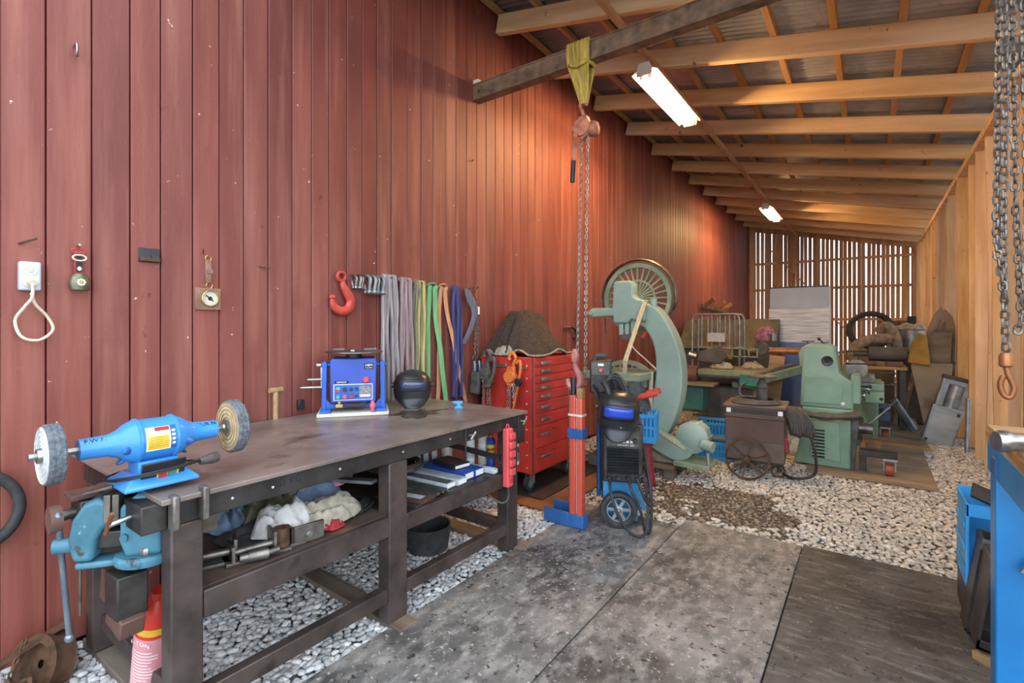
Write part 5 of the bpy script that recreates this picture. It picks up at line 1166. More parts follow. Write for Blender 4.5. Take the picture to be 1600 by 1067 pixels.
for k in range(10):
    a = 2*PI*k/10; MB().cb(Mm @ Vector((.137*math.cos(a), .137*math.sin(a), -.04)), (.012, .17, .022), (0, -a, 0)).build('cooling_fin', 'machine_green', mo)
MB().cyl((bx(1098), -.22, bz(662)), (bx(1112), -.24, bz(664)), .05, n=14).build('terminal_box', 'machine_green', BS); MB().cyl((bx(1105), -.24, bz(672)), (bx(1106), -.24, bz(692)), .014, n=8).build('conduit', 'galv', BS)
MB().box(bx(1062), bx(1108), -.28, .05, bz(694), bz(688)).build('motor_shelf', 'dusty_green', BS, bev=.004)
mb = MB(); mb.add([(-.05, -.16, 0), (.50, -.16, 0), (.50, .2, 0), (-.05, .2, 0), (.05, -.10, .20), (.42, -.10, .20), (.42, .12, .20), (.05, .12, .20)], [(3, 2, 1, 0), (4, 5, 6, 7), (0, 1, 5, 4), (1, 2, 6, 5), (2, 3, 7, 6), (3, 0, 4, 7)]); mb.build('foot', 'duct', BS, bev=.015)
# straps round the saw
def strap(label, pts, w_=.034):
    mb = MB()
    for a, b in zip(pts[:-1], pts[1:]): mb.bar(a, b, w_, .003, up=(0, 1, 0))
    o = mb.build('tie_strap', 'strap_beige'); tag(o, label, 'strap')
def bp(u, v, y): return (.95+bx(u), 4.97+y, bz(v)+.122)
strap('long beige strap running from the saw arm down across the table', [bp(1017, 473, -.17), bp(1003, 555, -.43), bp(988, 640, -.22)], .045)
strap('short beige strap beside the saw column at the table', [bp(1024, 572, -.12), bp(1022, 640, -.12)], .04)
strap('beige strap lying along the green belt guard', [bp(990, 625, -.215), bp(1035, 650, -.215), bp(1075, 672, -.215)], .03)
o = MB().tube(spline([bp(985, 524, -.02), bp(992, 540, -.02), bp(1010, 555, -.03), bp(1030, 568, -.11)], 8), .008, 8).build('saw_cord', 'cord_cream'); tag(o, 'cream cord curving below the saw guide', 'cord')  # power cord of the band saw, not an extension lead
HK = thing('saw_hook', 'small dark clamp and hook on the red wall left of the saw', 'hook', (0, 5.30, 1.40))
MB().box(.0, .03, -.16, .02, .05, .07).build('bar', 'bright_steel', HK); MB().tube(spline([(.03, -.02, .06), (.04, .06, .02), (.04, .10, -.05), (.04, .03, -.09)], 6), .016, 8).build('hook', 'dark_steel', HK)
# ------------------------------------------------------------------ old welding generator cart
OW = thing('generator_cart', 'old brown boxed welding transformer on spoked iron wheels', 'welder cart', (2.055, 5.45, 0), R_(4))
rect_prism(MB(), [(-.26, .17), (.26, .17), (.255, .60), (-.255, .60)], -.24, .24).build('case', 'box_brown', OW, bev=.006)
MB().box(-.25, .25, -.248, -.238, .36, .585).build('front_panel', 'leather_brown', OW, bev=.003)
MB().box(-.275, .275, -.26, .26, .68, .705).build('lid', 'box_brown', OW, bev=.006); MB().box(-.25, .25, -.235, .235, .60, .68).build('vent_band', 'box_brown', OW)
for k in range(26): MB().box(-.20+.0155*k, -.192+.0155*k, -.242, -.235, .62, .665).build('vent_slot', 'ink', OW)
for x in (-.225, .225): MB().box(x-.02, x+.02, -.243, -.235, .625, .665).build('corner_plate', 'white', OW)
MB().tube([(-.26, -.25, .59), (.26, -.25, .59)], .012, 8).build('trim_bar', 'leather_brown', OW)
def spoke_wheel(c, r, n=6, wd=.03):
    Mw = Matrix.Translation(c) @ Matrix.Rotation(PI/2, 4, 'X')
    wv = MB().lathe([(r-.014, -wd/2), (r, -wd/2), (r, wd/2), (r-.014, wd/2), (r-.014, -wd/2)], 40, Mw, caps=False).build('wheel_rim', 'rust', OW)
    MB().lathe([(0, -.04), (.03, -.04), (.035, 0), (.03, .04), (0, .05)], 16, Mw).build('wheel_hub', 'rust', wv)
    for k in range(n):
        a = 2*PI*k/n+.3; MB().bar(Mw @ Vector((.025*math.cos(a), .025*math.sin(a), 0)), Mw @ Vector(((r-.01)*math.cos(a), (r-.01)*math.sin(a), 0)), .012, .022, up=(0, 1, 0)).build('spoke', 'rust', wv)
spoke_wheel((-.05, -.33, .20), .195); spoke_wheel((-.05, .33, .20), .195)
MB().cyl((-.05, -.36, .20), (-.05, .36, .20), .015, n=10).build('axle', 'rust', OW)
MB().box(-.25, .25, -.22, .22, .145, .17).build('chassis', 'dark_steel', OW)
Mw = Matrix.Translation((.20, -.1, .065)) @ Matrix.Rotation(PI/2, 4, 'X'); MB().lathe([(.05, -.015), (.065, -.015), (.065, .015), (.05, .015), (.05, -.015)], 24, Mw, caps=False).build('front_wheel', 'rust', OW); MB().box(.185, .215, -.13, -.07, .06, .15).build('front_fork', 'rust', OW)
coil('cable_coil', 'coil of stiff grey cable on the lid of the old transformer', (2.05, 5.42, .706), .22, 6, .010, 'cable_grey', 4)
ST = thing('steel_stand', 'round-topped steel stand standing in the coil on the transformer', 'stand', (2.10, 5.48, .706))
MB().lathe([(0, 0), (.05, 0), (.05, .14), (.06, .15), (.02, .25), (0, .25)], 16).build('stem', 'cable_grey', ST); MB().lathe([(0, .25), (.13, .25), (.14, .258), (.13, .27), (0, .272)], 26).build('disc', 'cable_grey', ST)
rg = random.Random(9)
CB = thing('cable_bundle', 'thick bundle of grey cables hanging between transformer and lathe', 'cable', (2.40, 5.42, .60))
for k in range(9):
    dx = -.09+.022*k; MB().tube(spline([(dx-.05, -.02, .09), (dx, -.10-.01*(k % 3), .06), (dx+.06, -.13, -.03), (dx+.075, -.12, -.12-.01*(k % 4)), (dx+.06, -.05, -.16), (dx+.02, .05, -.08), (dx-.04, .06, .06)], 5, True), .0125, 7, closed=True).build('loop', 'cable_grey', CB)
MB().tube(spline([(.12, -.1, -.10), (.17, -.12, -.3), (.16, -.1, -.5), (.0, -.12, -.56), (-.1, -.05, -.55)], 8), .013, 8).build('tail', 'cable', CB); MB().cb((-.0, -.12, -.24), (.07, .06, .14), (0, .2, 0)).build('connector', 'binding', CB, bev=.015); MB().cb((-.07, -.11, -.26), (.05, .05, .16), (0, -.1, 0)).build('connector', 'leather_red', CB, bev=.015)
# ------------------------------------------------------------------ green lathe
LT = thing('lathe', 'pale green engine lathe with louvred pedestal and grey chuck', 'lathe', (2.60, 6.25, .022))
rect_prism(MB(), [(-.28, 0), (.22, 0), (.22, .50), (-.20, .50)], -.25, .25).build('pedestal', 'lathe_green', LT, bev=.018, seg=3)
rect_prism(MB(), [(-.14, .09), (.14, .06), (.12, .46), (-.10, .46)], -.262, -.245).build('pedestal_door', 'lathe_green', LT, bev=.008)
for k in range(9): MB().cb((-.055, -.268, .10+.034*k), (.11, .012, .010), (.5, 0, 0)).build('louvre', 'dark_steel', LT)
rect_prism(MB(), [(-.20, .52), (.235, .52), (.235, .60), (-.20, .60)], -.24, .24).build('tray', 'lathe_green', LT, bev=.01)
rect_prism(MB(), [(-.225, .60), (.24, .60), (.24, .88), (.12, .96), (.09, 1.22), (.03, 1.255), (-.17, 1.255), (-.20, 1.22)], -.22, .26).build('headstock', 'lathe_green', LT, bev=.022, seg=3)
rect_prism(MB(), [(-.20, .64), (.15, .64), (.15, .82), (.04, .93), (-.18, .93)], -.232, -.215).build('end_cover', 'lathe_green', LT, bev=.012)
MB().lathe([(.022, 0), (.05, 0), (.052, .012), (.045, .018), (.022, .012)], 24, Matrix.Translation((.02, -.22, 1.09)) @ Matrix.Rotation(PI/2, 4, 'X'), caps=False).build('spindle_ring', 'dark_steel', LT); MB().lathe([(0, 0), (.024, 0), (0, .004)], 18, Matrix.Translation((.02, -.222, 1.09)) @ Matrix.Rotation(PI/2, 4, 'X')).build('spindle_bore', 'ink', LT)
MB().lathe([(0, 0), (.018, 0), (.016, .006), (0, .006)], 14, Matrix.Translation((.155, -.232, .66)) @ Matrix.Rotation(PI/2, 4, 'X')).build('oil_cap', 'white', LT)
MB().cyl((-.02, .1, 1.25), (-.07, .08, 1.30), .007, n=8).ball((-.075, .078, 1.306), .018).build('lever', 'black_plastic', LT)
MB().box(.18, .50, .30, 2.0, .62, .74).build('bed', 'lathe_green', LT, bev=.01); MB().box(.16, .46, 1.5, 2.0, 0, .62).build('tail_pedestal', 'lathe_green', LT, bev=.012)
MB().lathe([(0, 0), (.10, 0), (.10, .09), (.06, .10), (.06, .13), (0, .13)], 26, Matrix.Translation((.26, .28, .98)) @ Matrix.Rotation(-PI/2, 4, 'X')).build('chuck', 'worn_steel', LT)
MB().box(.10, .34, .9, 1.2, .74, 1.0).build('tailstock', 'dusty_green', LT, bev=.02)
sd = MB().box(.18, .50, .42, .75, .74, .82).build('saddle', 'lathe_green', LT, bev=.008); MB().box(.24, .42, .45, .7, .82, .92).build('cross_slide', 'worn_steel', LT, bev=.006)
for (x, y, z, L) in ((.48, .5, .80, .14), (.46, .6, .92, .17), (.40, .35, .66, .12), (.30, .0, .82, .12), (.30, .05, 1.05, .16), (.28, .1, 1.18, .12)):
    MB().cyl((x-.14, y, z), (x+L-.05, y-.04, z+.01), .009, n=8).ball((x+L-.045, y-.04, z+.01), .02).build('lever', 'dark_steel', LT)
for (x, y, z, r) in ((.30, .28, .70, .06), (.34, .2, .78, .05)): MB().lathe([(0, 0), (.015, 0), (.015, .03), (r-.012, .02), (r, .02), (r, .035), (0, .035)], 20, Matrix.Translation((x, y, z)) @ Matrix.Rotation(PI/2, 4, 'Y')).build('hand_wheel', 'bright_steel', LT)
MB().box(.22, .30, -.20, .2, .66, .95).build('gearbox', 'lathe_green', LT, bev=.012)
o = MB().tube(spline([(2.22, 5.90, .60), (2.40, 5.86, .575), (2.6, 5.87, .56), (2.82, 5.93, .575), (2.86, 6.02, .58)], 7), [.045+.008*math.sin(i) for i in range(29)], 10, flat=(1, .8)).build('rolled_blanket', 'cable_grey'); tag(o, 'rolled dusty grey blanket wrapped around the lathe waist', 'blanket')
# ------------------------------------------------------------------ plywood sheets and steel dolly
o = MB().box(2.45, 3.47, 5.70, 7.75, .012, .022).build('plywood_sheet', 'ply_old'); tag(o, 'worn plywood sheet on the gravel under the lathe', 'plywood')
o = MB().box(2.9, 3.52, 7.65, 10.0, .05, .075).build('plywood_sheet', 'ply_old'); o.rotation_euler = (0, 0, .0); tag(o, 'raised plywood platform behind the steel dolly', 'plywood')
o = MB().box(2.85, 3.55, 7.50, 7.64, .022, .048).build('timber_plank', 'timber_block'); tag(o, 'pale timber edge strip in front of the plywood platform', 'plank')
DL = thing('steel_dolly', 'dark steel pallet dolly with brown caster wheels and pump handle', 'dolly', (2.95, 6.30, .022))
MB().bar((-.10, -.25, .28), (-.10, .60, .28), .10, .06).build('side_beam', 'bench_black', DL, bev=.004); MB().bar((-.14, -.26, .0), (-.10, -.2, .50), .08, .05).build('upright', 'dark_steel', DL, bev=.004)
for y in (-.30, 1.55):
    MB().box(-.06, .24, y-.05, y+.05, .17, .23).build('arm', 'bench_black', DL, bev=.004); MB().box(-.06, .0, y-.05, y+.05, .03, .18).build('arm_drop', 'bench_black', DL, bev=.004)
    f_ = MB().box(.13, .24, y-.055, y+.055, .15, .17).build('caster_plate', 'galv', DL)
    mb = MB(); mb.box(.13, .14, y-.03, y+.03, .05, .15).box(.22, .23, y-.03, y+.03, .05, .15); mb.build('caster_fork', 'galv', f_)
    MB().lathe([(0, -.032), (.055, -.032), (.06, -.02), (.06, .02), (.055, .032), (0, .032)], 22, Matrix.Translation((.18, y, .062)) @ Matrix.Rotation(PI/2, 4, 'Y')).build('caster_wheel', 'caster_red', f_)
MB().bar((-.08, .1, .25), (-.08, 1.4, .25), .08, .06).build('rear_beam', 'bench_black', DL)
MB().cyl((-.02, -.05, .36), (-.02, -.05, .46), .075, n=20).build('pump', 'dark_steel', DL) if False else MB().cyl((-.09, -.1, .40), (.05, -.1, .40), .055, n=20).build('pump', 'worn_steel', DL)
MB().cyl((.0, -.1, .43), (.22, -.02, .66), .010, n=8).build('pump_handle', 'worn_steel', DL); MB().cyl((.19, -.03, .63), (.245, -.005, .69), .017, n=10).build('grip', 'black_grip', DL)
# ------------------------------------------------------------------ tall cabinet wrapped in film
TCB = thing('tall_cabinet', 'tall grey and blue steel cabinet wrapped in stretch film', 'cabinet', (1.95, 10.2, 0), 0)
MB().box(-.45, .45, -.20, .25, 0, 2.16).build('carcass', 'cab_grey', TCB, bev=.008); MB().box(-.445, .445, -.212, -.20, 1.78, 2.15).build('upper_door', 'cab_grey', TCB, bev=.004); MB().box(-.445, .445, -.212, -.20, .02, 1.30).build('lower_door', 'cab_blue', TCB, bev=.004)
def film(u, v):
    z = 1.18+.60*v+(.06*noise.noise(Vector((u*5, 0, 3))) if v in (0, 1) else 0); a = u*4
    per = [(-.46, .26), (-.46, -.222), (.462, -.222), (.462, .26)]
    i = min(2, int(u*3)); t = u*3-i; p0, p1 = per[i], per[i+1]
    return (p0[0]+(p1[0]-p0[0])*t+.004*noise.noise(Vector((u*30, v*14, 0))), p0[1]+(p1[1]-p0[1])*t+.008*noise.noise(Vector((u*8, v*22, 1))), z)
MB().grid(film, 90, 26).build('stretch_film', 'film', TCB, smooth=80)
MB().box(-.452, .452, -.216, -.205, 2.14, 2.165).build('top_trim', 'bench_black', TCB); MB().box(.445, .457, -.215, .25, .0, 2.165).build('edge_trim', 'cab_grey', TCB)
# ------------------------------------------------------------------ planer / jointer group at the back
JT = thing('jointer', 'dusty green planer-jointer with long bed behind the band saw', 'planer', (1.25, 7.3, 0))
MB().box(-.15, .45, -.05, .45, .0, .62).build('base', 'chest_grey', JT, bev=.02); MB().box(.18, .55, -.02, .40, .30, .70).build('side_casting', 'dusty_green', JT, bev=.02)
MB().box(-.25, .70, -.15, .75, .80, .86).build('table', 'duct', JT, bev=.006); MB().box(-.22, .65, -.2, -.15, .79, .87).build('table_edge', 'dusty_green', JT, bev=.006)
MB().bar((.52, -.45, .78), (.88, .80, .85), .18, .11).build('fence_bed', 'dusty_green', JT, bev=.008); MB().cb((.50, -.5, .78), (.26, .05, .15), (0, 0, -.28)).build('end_casting', 'teal', JT, bev=.015); MB().bar((.56, -.4, .84), (.86, .75, .92), .06, .05).build('fence', 'chest_grey', JT, bev=.006)
MB().cyl((-.42, -.1, .78), (-.24, -.1, .78), .13, n=28).build('drum', 'leather_brown', JT); MB().cyl((-.24, -.1, .78), (.50, -.14, .79), .035, n=14).build('shaft', 'galv', JT)
MB().cyl((.30, .4, 1.12), (.95, .5, 1.12), .045, n=16).build('round_bar', 'copper', JT); rect_prism(MB(), [(.95, .90), (1.05, .95), (1.14, 1.12), (1.10, 1.18), (.98, 1.19), (.93, 1.1)], .44, .56).build('bar_bracket', 'machine_green', JT, bev=.015)
MB().cyl((1.04, .5, 1.18), (1.04, .5, 1.26), .008, n=8).cyl((.97, .5, 1.26), (1.12, .5, 1.26), .008, n=8).build('tee_handle', 'black_plastic', JT)
mb = MB(); [mb.box(.10+.11*k, .115+.11*k, .35, .42, 1.02, 1.15) for k in range(4)]; mb.box(.10, .45, .35, .42, 1.02, 1.035).box(.10, .45, .35, .42, 1.135, 1.15); mb.build('ribbed_bracket', 'dusty_green', JT); MB().cyl((.48, .35, 1.15), (.5, .42, 1.15), .09, n=18).build('bracket_disc', 'chest_grey', JT)
rect_prism(MB(), [(-.34, .95), (.0, .92), (.06, 1.0), (-.05, 1.18), (-.30, 1.10)], .1, .4).build('cutter_guard', 'chest_grey', JT, bev=.02); MB().cyl((-.30, .0, 1.03), (-.40, -.02, 1.06), .05, n=14).build('clamp_knob', 'bright_steel', JT)
MB().bar((.30, -.1, .0), (.30, -.08, .78), .05, .05).build('leg', 'tube_blue', JT); MB().lathe([(.10, -.012), (.12, -.012), (.12, .012), (.10, .012), (.10, -.012)], 26, Matrix.Translation((.50, -.55, .66)) @ Matrix.Rotation(1.1, 4, 'X'), caps=False).build('hand_wheel', 'dark_steel', JT)
for (p, l, s_) in (((1.25, 7.5, .862), 'dusty beige rag on the planer table beside the fence', 21), ((1.6, 7.75, .862), 'crumpled grey cloth on the far side of the planer table', 22)): rag('dusty_rag', 'rag_beige', l, 'rag', p, .16, .12, .10, s_)
o = MB().bar((1.85, 7.55, .0), (1.93, 7.75, 1.05), .19, .03, up=(0, 1, 0)).build('leaning_board', 'timber_block'); tag(o, 'pale board leaning between planer and wrapped cabinet', 'board')
o = MB().box(.72, 1.12, 7.0, 7.3, .30, .64).build('motor_box', 'teal', None, bev=.02); tag(o, 'teal motor housing under the planer beside the saw', 'motor')
o = MB().box(.66, 1.3, 6.85, 7.15, .66, .69).build('loose_shelf', 'ply_old'); tag(o, 'dusty wooden shelf at the side of the planer', 'shelf')
# wire trolley
WT = thing('wire_trolley', 'white tubular wire trolley frame behind the planer', 'trolley', (.66, 8.12, 0))
for y in (0, .35):
    MB().tube(spline([(0, y, .1), (0, y, .8), (0, y, 1.50), (.02, y, 1.62), (.08, y, 1.65), (.35, y, 1.65), (.62, y, 1.65), (.68, y, 1.62), (.70, y, 1.50), (.70, y, .8), (.70, y, .1)], 5), .016, 8).build('hoop', 'galv', WT)
    MB().cyl((0, y, 1.12), (.70, y, 1.12), .012, n=8).build('rail', 'galv', WT); [MB().cyl((x, y, 1.12), (x, y, 1.65), .011, n=8).build('bar', 'galv', WT) for x in (.15, .3, .42, .56)]
MB().box(0, .7, 0, .35, .13, .15).build('deck', 'galv', WT); MB().box(.24, .50, -.02, -.012, 1.22, 1.36).build('notice', 'paper', WT); MB().box(.2, .58, .08, .1, .95, 1.34).build('backing_board', 'timber_block', WT)
# sloping chest
CH = thing('sloping_chest', 'olive grey chest with sloping lid against the red wall at the back', 'chest', (.95, 9.5, 0))
M90 = Matrix(((0,0,1,0),(1,0,0,0),(0,1,0,0),(0,0,0,1)))
MB().prism([(-.25, .0), (.45, 0), (.45, 1.52), (.30, 1.55), (-.25, 1.08)], -.85, .72, M90).build('body', 'chest_grey', CH, bev=.01)
MB().prism([(-.30, 1.06), (-.27, 1.04), (.32, 1.55), (.30, 1.585)], -.87, .74, M90).build('lid', 'chest_olive', CH, bev=.004)
o = rag('pink_cloth', 'rag_pink', 'dusty pink cloth lying on the sloping chest lid', 'cloth', (0, 0, 0), .17, .17, .13, 31); o.location = (1.50, 9.50, 1.315); o.rotation_euler = (.70, 0, 0)
o = MB().lathe([(0, 0), (.05, 0), (.05, .12), (0, .12)], 18).build('small_tin', 'galv'); o.location = (1.68, 9.12, 1.22); tag(o, 'small grey tin on the chest edge', 'tin')
o = MB().box(1.45, 1.75, 9.0, 9.22, .0, 1.22).build('grey_pedestal', 'chest_grey', None, bev=.01); tag(o, 'grey pedestal box in front of the sloping chest', 'box')
# ------------------------------------------------------------------ clutter at the back right
SB2 = thing('side_bench', 'small bench with thick board top behind the lathe', 'bench', (3.05, 8.62, .076))
MB().box(-.36, .33, -.25, .25, .80, .84).build('top', 'timber_block', SB2, bev=.004)
for (x, y) in ((-.3, -.18), (.28, -.18), (-.3, .18), (.28, .18)): MB().box(x-.035, x+.035, y-.035, y+.035, 0, .80).build('leg', 'bench_black', SB2, bev=.004)
o = MB().cyl((2.96, 8.57, 1.08), (3.38, 8.60, 1.08), .095, n=24).cyl((2.78, 8.57, 1.08), (2.96, 8.57, 1.08), .04, n=16).build('grinder_motor', 'chest_grey'); tag(o, 'dark cylindrical motor lying on the small bench', 'motor')
for k in range(2):
    o = MB().box(2.96+.2*k, 3.14+.2*k, 8.45, 8.68, .917, .985).build('brick', 'leather_brown', None, bev=.006); tag(o, ('left brick under the dark motor', 'right brick under the dark motor')[k], 'brick', 'bricks under the motor')
def duct(label, pts, r):
    P = spline(pts, 14); mb = MB(); mb.tube(P, [r*(1+.05*math.sin(i*2.1)) for i in range(len(P))], 14); o = mb.build('exhaust_hose', 'duct'); tag(o, label, 'hose')
duct('fat beige flexible hose arching over the small bench', [(2.76, 8.95, .95), (2.80, 8.95, 1.15), (2.98, 9.0, 1.27), (3.22, 9.05, 1.28)], .075)
duct('upright beige hose bending over beside the arched one', [(3.30, 9.25, 1.0), (3.27, 9.25, 1.3), (3.18, 9.25, 1.46), (3.08, 9.3, 1.38)], .075)
o = MB().lathe([(0, 0), (.12, 0), (.15, .02), (.16, .34), (.15, .35), (0, .35)], 24).build('metal_bucket', 'galv'); o.location = (3.50, 9.75, 1.06); tag(o, 'pale metal bucket behind the hoses', 'bucket')
o = MB().box(3.32, 3.68, 9.55, 9.95, 0, 1.055).build('storage_box', 'chest_grey', None, bev=.01); tag(o, 'dark storage box carrying the metal bucket', 'box')
rag('dust_sheet', 'rag_beige', 'pale dust sheet over the bucket and hoses', 'cloth', (3.50, 9.72, 1.41), .22, .12, .10, 41)
TBX = thing('tool_box', 'light blue plastic tool box below the small bench', 'tool box', (2.98, 8.62, .076))
MB().box(-.22, .22, -.12, .12, 0, .22).build('bin', 'toolbox_blue', TBX, bev=.015); MB().box(-.225, .225, -.125, .125, .22, .30).build('lid', 'toolbox_blue', TBX, bev=.02); MB().tube(spline([(-.08, 0, .30), (-.07, 0, .345), (.07, 0, .345), (.08, 0, .30)], 6), .012, 8).build('handle', 'black_plastic', TBX)
for x in (-.13, .13): MB().box(x-.02, x+.02, -.135, -.12, .18, .26).build('latch', 'cable_grey', TBX)
o = MB().box(2.9, 3.15, 9.2, 9.45, .076, .62).build('cardboard_box', 'cardboard', None, bev=.004); tag(o, 'brown cardboard box under the small bench', 'box')
o = MB().cyl((3.22, 8.25, .50), (3.44, 8.40, .10), .05, n=18).build('grey_pipe', 'vise_bar'); tag(o, 'slanting grey plastic pipe beside the tool box', 'pipe')
PK = ['rough offcut leaning lowest in the scrap wood stack', 'grey offcut leaning in the scrap wood stack', 'pale lath leaning in front of the scrap wood', 'dark batten at the back of the scrap wood stack', 'short offcut lying across the scrap wood', 'long lath rising from the scrap wood stack']
rg = random.Random(5)
for k in range(6):
    o = MB().bar((3.22+.03*k, 8.95+.09*k, .08), (3.42+.03*k, 9.0+.09*k, .55+.10*k), .05, .03).build('wood_offcut', ('old_timber', 'timber_block')[k % 2]); tag(o, PK[k], 'offcut', 'scrap wood stack')
# wooden machine part leaning at the right wall
WP = thing('wooden_hood', 'old wooden machine guard with rounded top leaning on the right wall', 'machine guard', (3.72, 8.62, 0.0))
rect_prism(MB(), [(-.06, .35), (.16, .35), (.17, 1.45), (.14, 1.60), (.07, 1.69), (.0, 1.69), (-.05, 1.62), (-.12, 1.40), (-.14, 1.1)], .06, .12).build('round_panel', 'ply_old', WP, bev=.01)
rect_prism(MB(), [(-.25, .98), (-.05, 1.42), (.12, 1.42), (.10, .98)], -.10, -.04).build('front_board', 'old_timber', WP, bev=.006)
rect_prism(MB(), [(-.14, .0), (-.02, .0), (.10, .62), (.12, .98), (-.30, .98), (-.30, .92)], -.16, -.11).build('lower_board', 'ply_old', WP, bev=.006)
MB().bar((-.28, -.1, .98), (.14, .1, .98), .12, .03).build('ledge', 'old_timber', WP); MB().bar((-.12, .03, 1.0), (.03, .045, 1.55), .09, .03).build('rail', 'old_timber', WP)
rect_prism(MB(), [(-.34, .98), (-.10, .94), (-.14, 1.34), (-.22, 1.38), (-.30, 1.24)], -.2, -.165).build('mustard_panel', 'mustard', WP, bev=.02)
AP = thing('stainless_appliance', 'stainless steel box appliance with round duct leaning at the right wall', 'appliance', (3.50, 8.05, .0), rot=(0, R_(14), 0))
MB().box(-.02, .28, -.08, .10, .02, .52).build('box', 'stainless', AP, bev=.006); MB().box(-.005, .265, -.094, -.08, .03, .51).build('door', 'stainless', AP, bev=.003)
MB().box(.0, .28, .06, .10, .52, .86).build('back_panel', 'stainless', AP); MB().cyl((.15, .0, .52), (.15, .0, .80), .075, n=26).build('duct', 'galv', AP); MB().box(-.01, .30, -.06, .11, .86, .90).build('top_rim', 'dark_steel', AP, bev=.003); MB().box(.0, .02, -.07, .1, .52, .86).build('side_panel', 'stainless', AP)
for z in (.06, .44): MB().box(.22 if z > .2 else .0, .25 if z > .2 else .03, -.098, -.094, z, z+.04).build('hinge', 'dark_steel', AP)
o = MB().cyl((3.885, 7.70, .0), (3.905, 7.78, .62), .025, n=14).build('short_pipe', 'galv'); tag(o, 'short grey pipe leaning against the studs beside the appliance', 'pipe')
def cv(u, v): return (3.15+.72*u, 15.9-.03*math.sin(u*14)-.02*u, 1.60-.62*v*(1-.12*abs(u-.5))+.012*math.sin(u*20)*v)
o = MB().grid(cv, 24, 14).build('canvas_sheet', 'canvas', None, solid=.006); tag(o, 'brown canvas sheet hung in the corner of the slatted wall', 'canvas')
o = MB().box(3.72, 3.88, 15.4, 15.8, 0, 1.7).build('dark_locker', 'dark_steel', None, bev=.01); tag(o, 'dark narrow locker in the far corner beside the canvas', 'locker')
o = MB().torus(.30, .05, Matrix.Translation((2.98, 10.4, 1.40)) @ Matrix.Rotation(1.2, 4, 'X'), 30, 8).build('rubber_tyre', 'rubber'); tag(o, 'black rubber tyre lying behind the lathe top', 'rubber ring')  # a loose rubber tyre, modelled as a plain ring
o = MB().box(2.7, 3.3, 10.1, 10.7, 0.0, 1.08).build('wooden_crate', 'ply_old', None, bev=.01); tag(o, 'wooden crate behind the lathe under the rubber tyre', 'crate')
# ------------------------------------------------------------------ blue bench at the right edge
BB = thing('blue_bench', 'bright blue steel bench with plywood top at the right edge', 'bench', (3.36, 2.73, 0.02))
MB().box(.0, .9, -1.1, .0, 1.04, 1.06).build('ply_layer', 'plywood', BB); MB().box(-.004, .9, -1.1, .004, 1.02, 1.04).build('ply_layer', 'timber_block', BB); MB().box(.0, .9, -1.1, .0, 1.0, 1.02).build('ply_layer', 'plywood', BB)
MB().box(.0, .06, -1.1, .0, .88, 1.0).build('side_rail', 'bench_blue', BB, bev=.005); MB().box(.06, .9, -.06, .0, .88, 1.0).build('back_rail', 'bench_blue', BB, bev=.005)
MB().box(.005, .105, -.13, -.03, 0, .88).build('leg', 'bench_blue', BB, bev=.006); MB().box(.005, .105, -1.08, -.98, 0, .88).build('leg', 'bench_blue', BB, bev=.006); MB().box(.78, .88, -.13, -.03, 0, .88).build('leg', 'bench_blue', BB, bev=.006)
MB().box(.105, .78, -.1, -.05, .30, .36).build('stretcher', 'bench_blue', BB, bev=.004); MB().box(-.006, .0, -.20, -.12, .90, .96).build('slot_plate', 'tube_blue', BB)
MB().bar((.08, -.16, .58), (.5, -.14, .35), .02, .06).build('inner_sheet', 'galv', BB)
ML = thing('mallet', 'steel headed mallet with wooden handle on the blue bench', 'mallet', (3.37, 2.18, 1.115), R_(20))
MB().lathe([(0, -.075), (.03, -.075), (.034, -.07), (.034, -.045), (.028, -.035), (.028, .035), (.034, .045), (.034, .07), (.03, .075), (0, .075)], 24, Matrix.Rotation(PI/2, 4, 'Y')).build('head', 'bright_steel', ML)
MB().tube(spline([(0, .0, .0), (.012, -.1, -.004), (.03, -.3, -.008)], 5), [.014+.0004*k for k in range(11)], 10, flat=(1, 1.2)).build('handle', 'leather_tan', ML)
# trays and crate beside the bench
TRY = thing('steel_tray', 'dark folded steel tray leaning beside the blue bench leg', 'tray', (3.34, 2.93, .022), rot=(0, R_(8), 0))
mb = MB(); mb.box(.0, .34, .16, .17, 0.06, .46).box(.0, .012, -.02, .17, .06, .46).box(.0, .34, -.02, .17, .06, .07).box(.0, .34, -.02, -.01, .06, .10); mb.build('tray_pan', 'bench_black', TRY, bev=.002)
mb = MB(); mb.box(.0, .34, -.02, .17, .445, .46).box(.0, .34, .05, .06, .42, .46); mb.build('rim', 'worn_steel', TRY)
TR2 = thing('steel_tray', 'second steel tray standing behind the first one', 'tray', (3.33, 3.14, .0), rot=(0, R_(8), 0))
mb = MB(); mb.box(.0, .012, -.02, .12, .05, .50).box(.0, .34, .11, .12, .05, .50).box(.0, .34, -.02, .12, .05, .06); mb.build('tray_pan', 'bench_black', TR2, bev=.002); MB().box(.0, .3, -.03, -.02, .45, .50).build('rim', 'worn_steel', TR2)
BC = thing('blue_bin', 'bright blue plastic bin behind the steel trays', 'bin', (3.36, 3.27, .0))
mb = MB(); mb.box(.0, .012, 0, .3, .2, .60).box(.0, .4, 0, .012, .54, .60).box(.0, .4, .29, .30, .2, .62).box(0, .4, 0, .3, .19, .2); mb.build('bin_walls', 'crate_blue', BC, bev=.003)
for k in range(3): MB().box(-.008, .0, .02, .28, .26+.11*k, .28+.11*k).build('rib', 'crate_blue', BC)
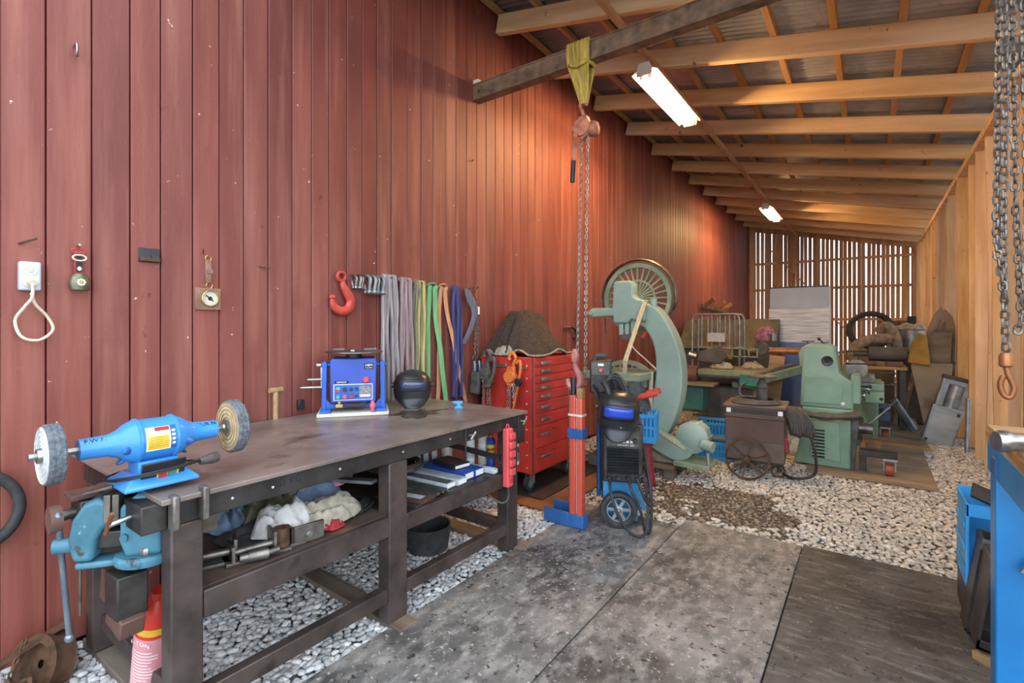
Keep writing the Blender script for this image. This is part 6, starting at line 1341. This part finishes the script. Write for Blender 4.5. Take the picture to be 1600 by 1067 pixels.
MB().box(0, .4, 0, .3, .0, .19).build('base_crate', 'bench_black', BC); MB().cb((.10, .12, .62), (.14, .10, .012), (.5, .4, 0)).build('steel_offcut', 'dark_steel', BC); MB().cb((.18, .05, .58), (.05, .07, .16)).build('wood_offcut', 'timber_block', BC)
o = MB().bar((3.37, 2.96, .03), (3.60, 2.72, .06), .08, .05).build('timber_wedge', 'timber_block'); tag(o, 'pale timber wedge on the mat under the trays', 'wood block')
# rusty scrap at the lower left
SC1 = thing('rusty_drum', 'rusty iron half drum with chain lying at the lower left on the gravel', 'scrap iron', (.16, .50, .0), R_(20)); SC1.scale = (.8, .8, .8)
MB().lathe([(.02, -.02), (.09, -.02), (.10, -.05), (.145, -.05), (.13, 0), (.145, .05), (.10, .05), (.09, .02), (.02, .02)], 26, Matrix.Translation((.05, 0, .09)) @ Matrix.Rotation(1.25, 4, 'X'), caps=False).build('drum', 'rust', SC1); MB().bar((-.10, -.14, .12), (.08, .08, .26), .05, .018).build('flat_bar', 'rust', SC1); MB().bar((-.12, -.16, .06), (-.05, -.03, .2), .04, .02).build('flat_bar', 'rust', SC1)
chain(SC1, [(.02, -.06, .25), (.04, -.13, .15), (.06, -.17, .04)], withmat(link_mesh(.04, .026, .005, 10, 5), 'rust'), .028, rng=ch)
SC2 = thing('rusty_chain_pile', 'pile of rusty chain at the bottom left corner', 'scrap iron', (.40, .36, .0))
lk = withmat(link_mesh(.075, .05, .010, 12, 6), 'rust')
for k in range(26): child('chain_link', lk, SC2, (rg.uniform(-.16, .14), rg.uniform(-.12, .10), .015+rg.uniform(0, .07)), (rg.uniform(0, 3), rg.uniform(0, 3), rg.uniform(0, 3)))
MB().bar((-.2, -.1, .02), (.1, .06, .05), .06, .03).build('flat_bar', 'rust', SC2)
o = MB().tube(spline([(3.02, 2.46, .027), (3.09, 2.42, .027), (3.15, 2.47, .027), (3.17, 2.55, .027)], 6), .003, 6).build('wire_scrap', 'off_white'); tag(o, 'short piece of pale wire lying on the dark mat', 'wire')
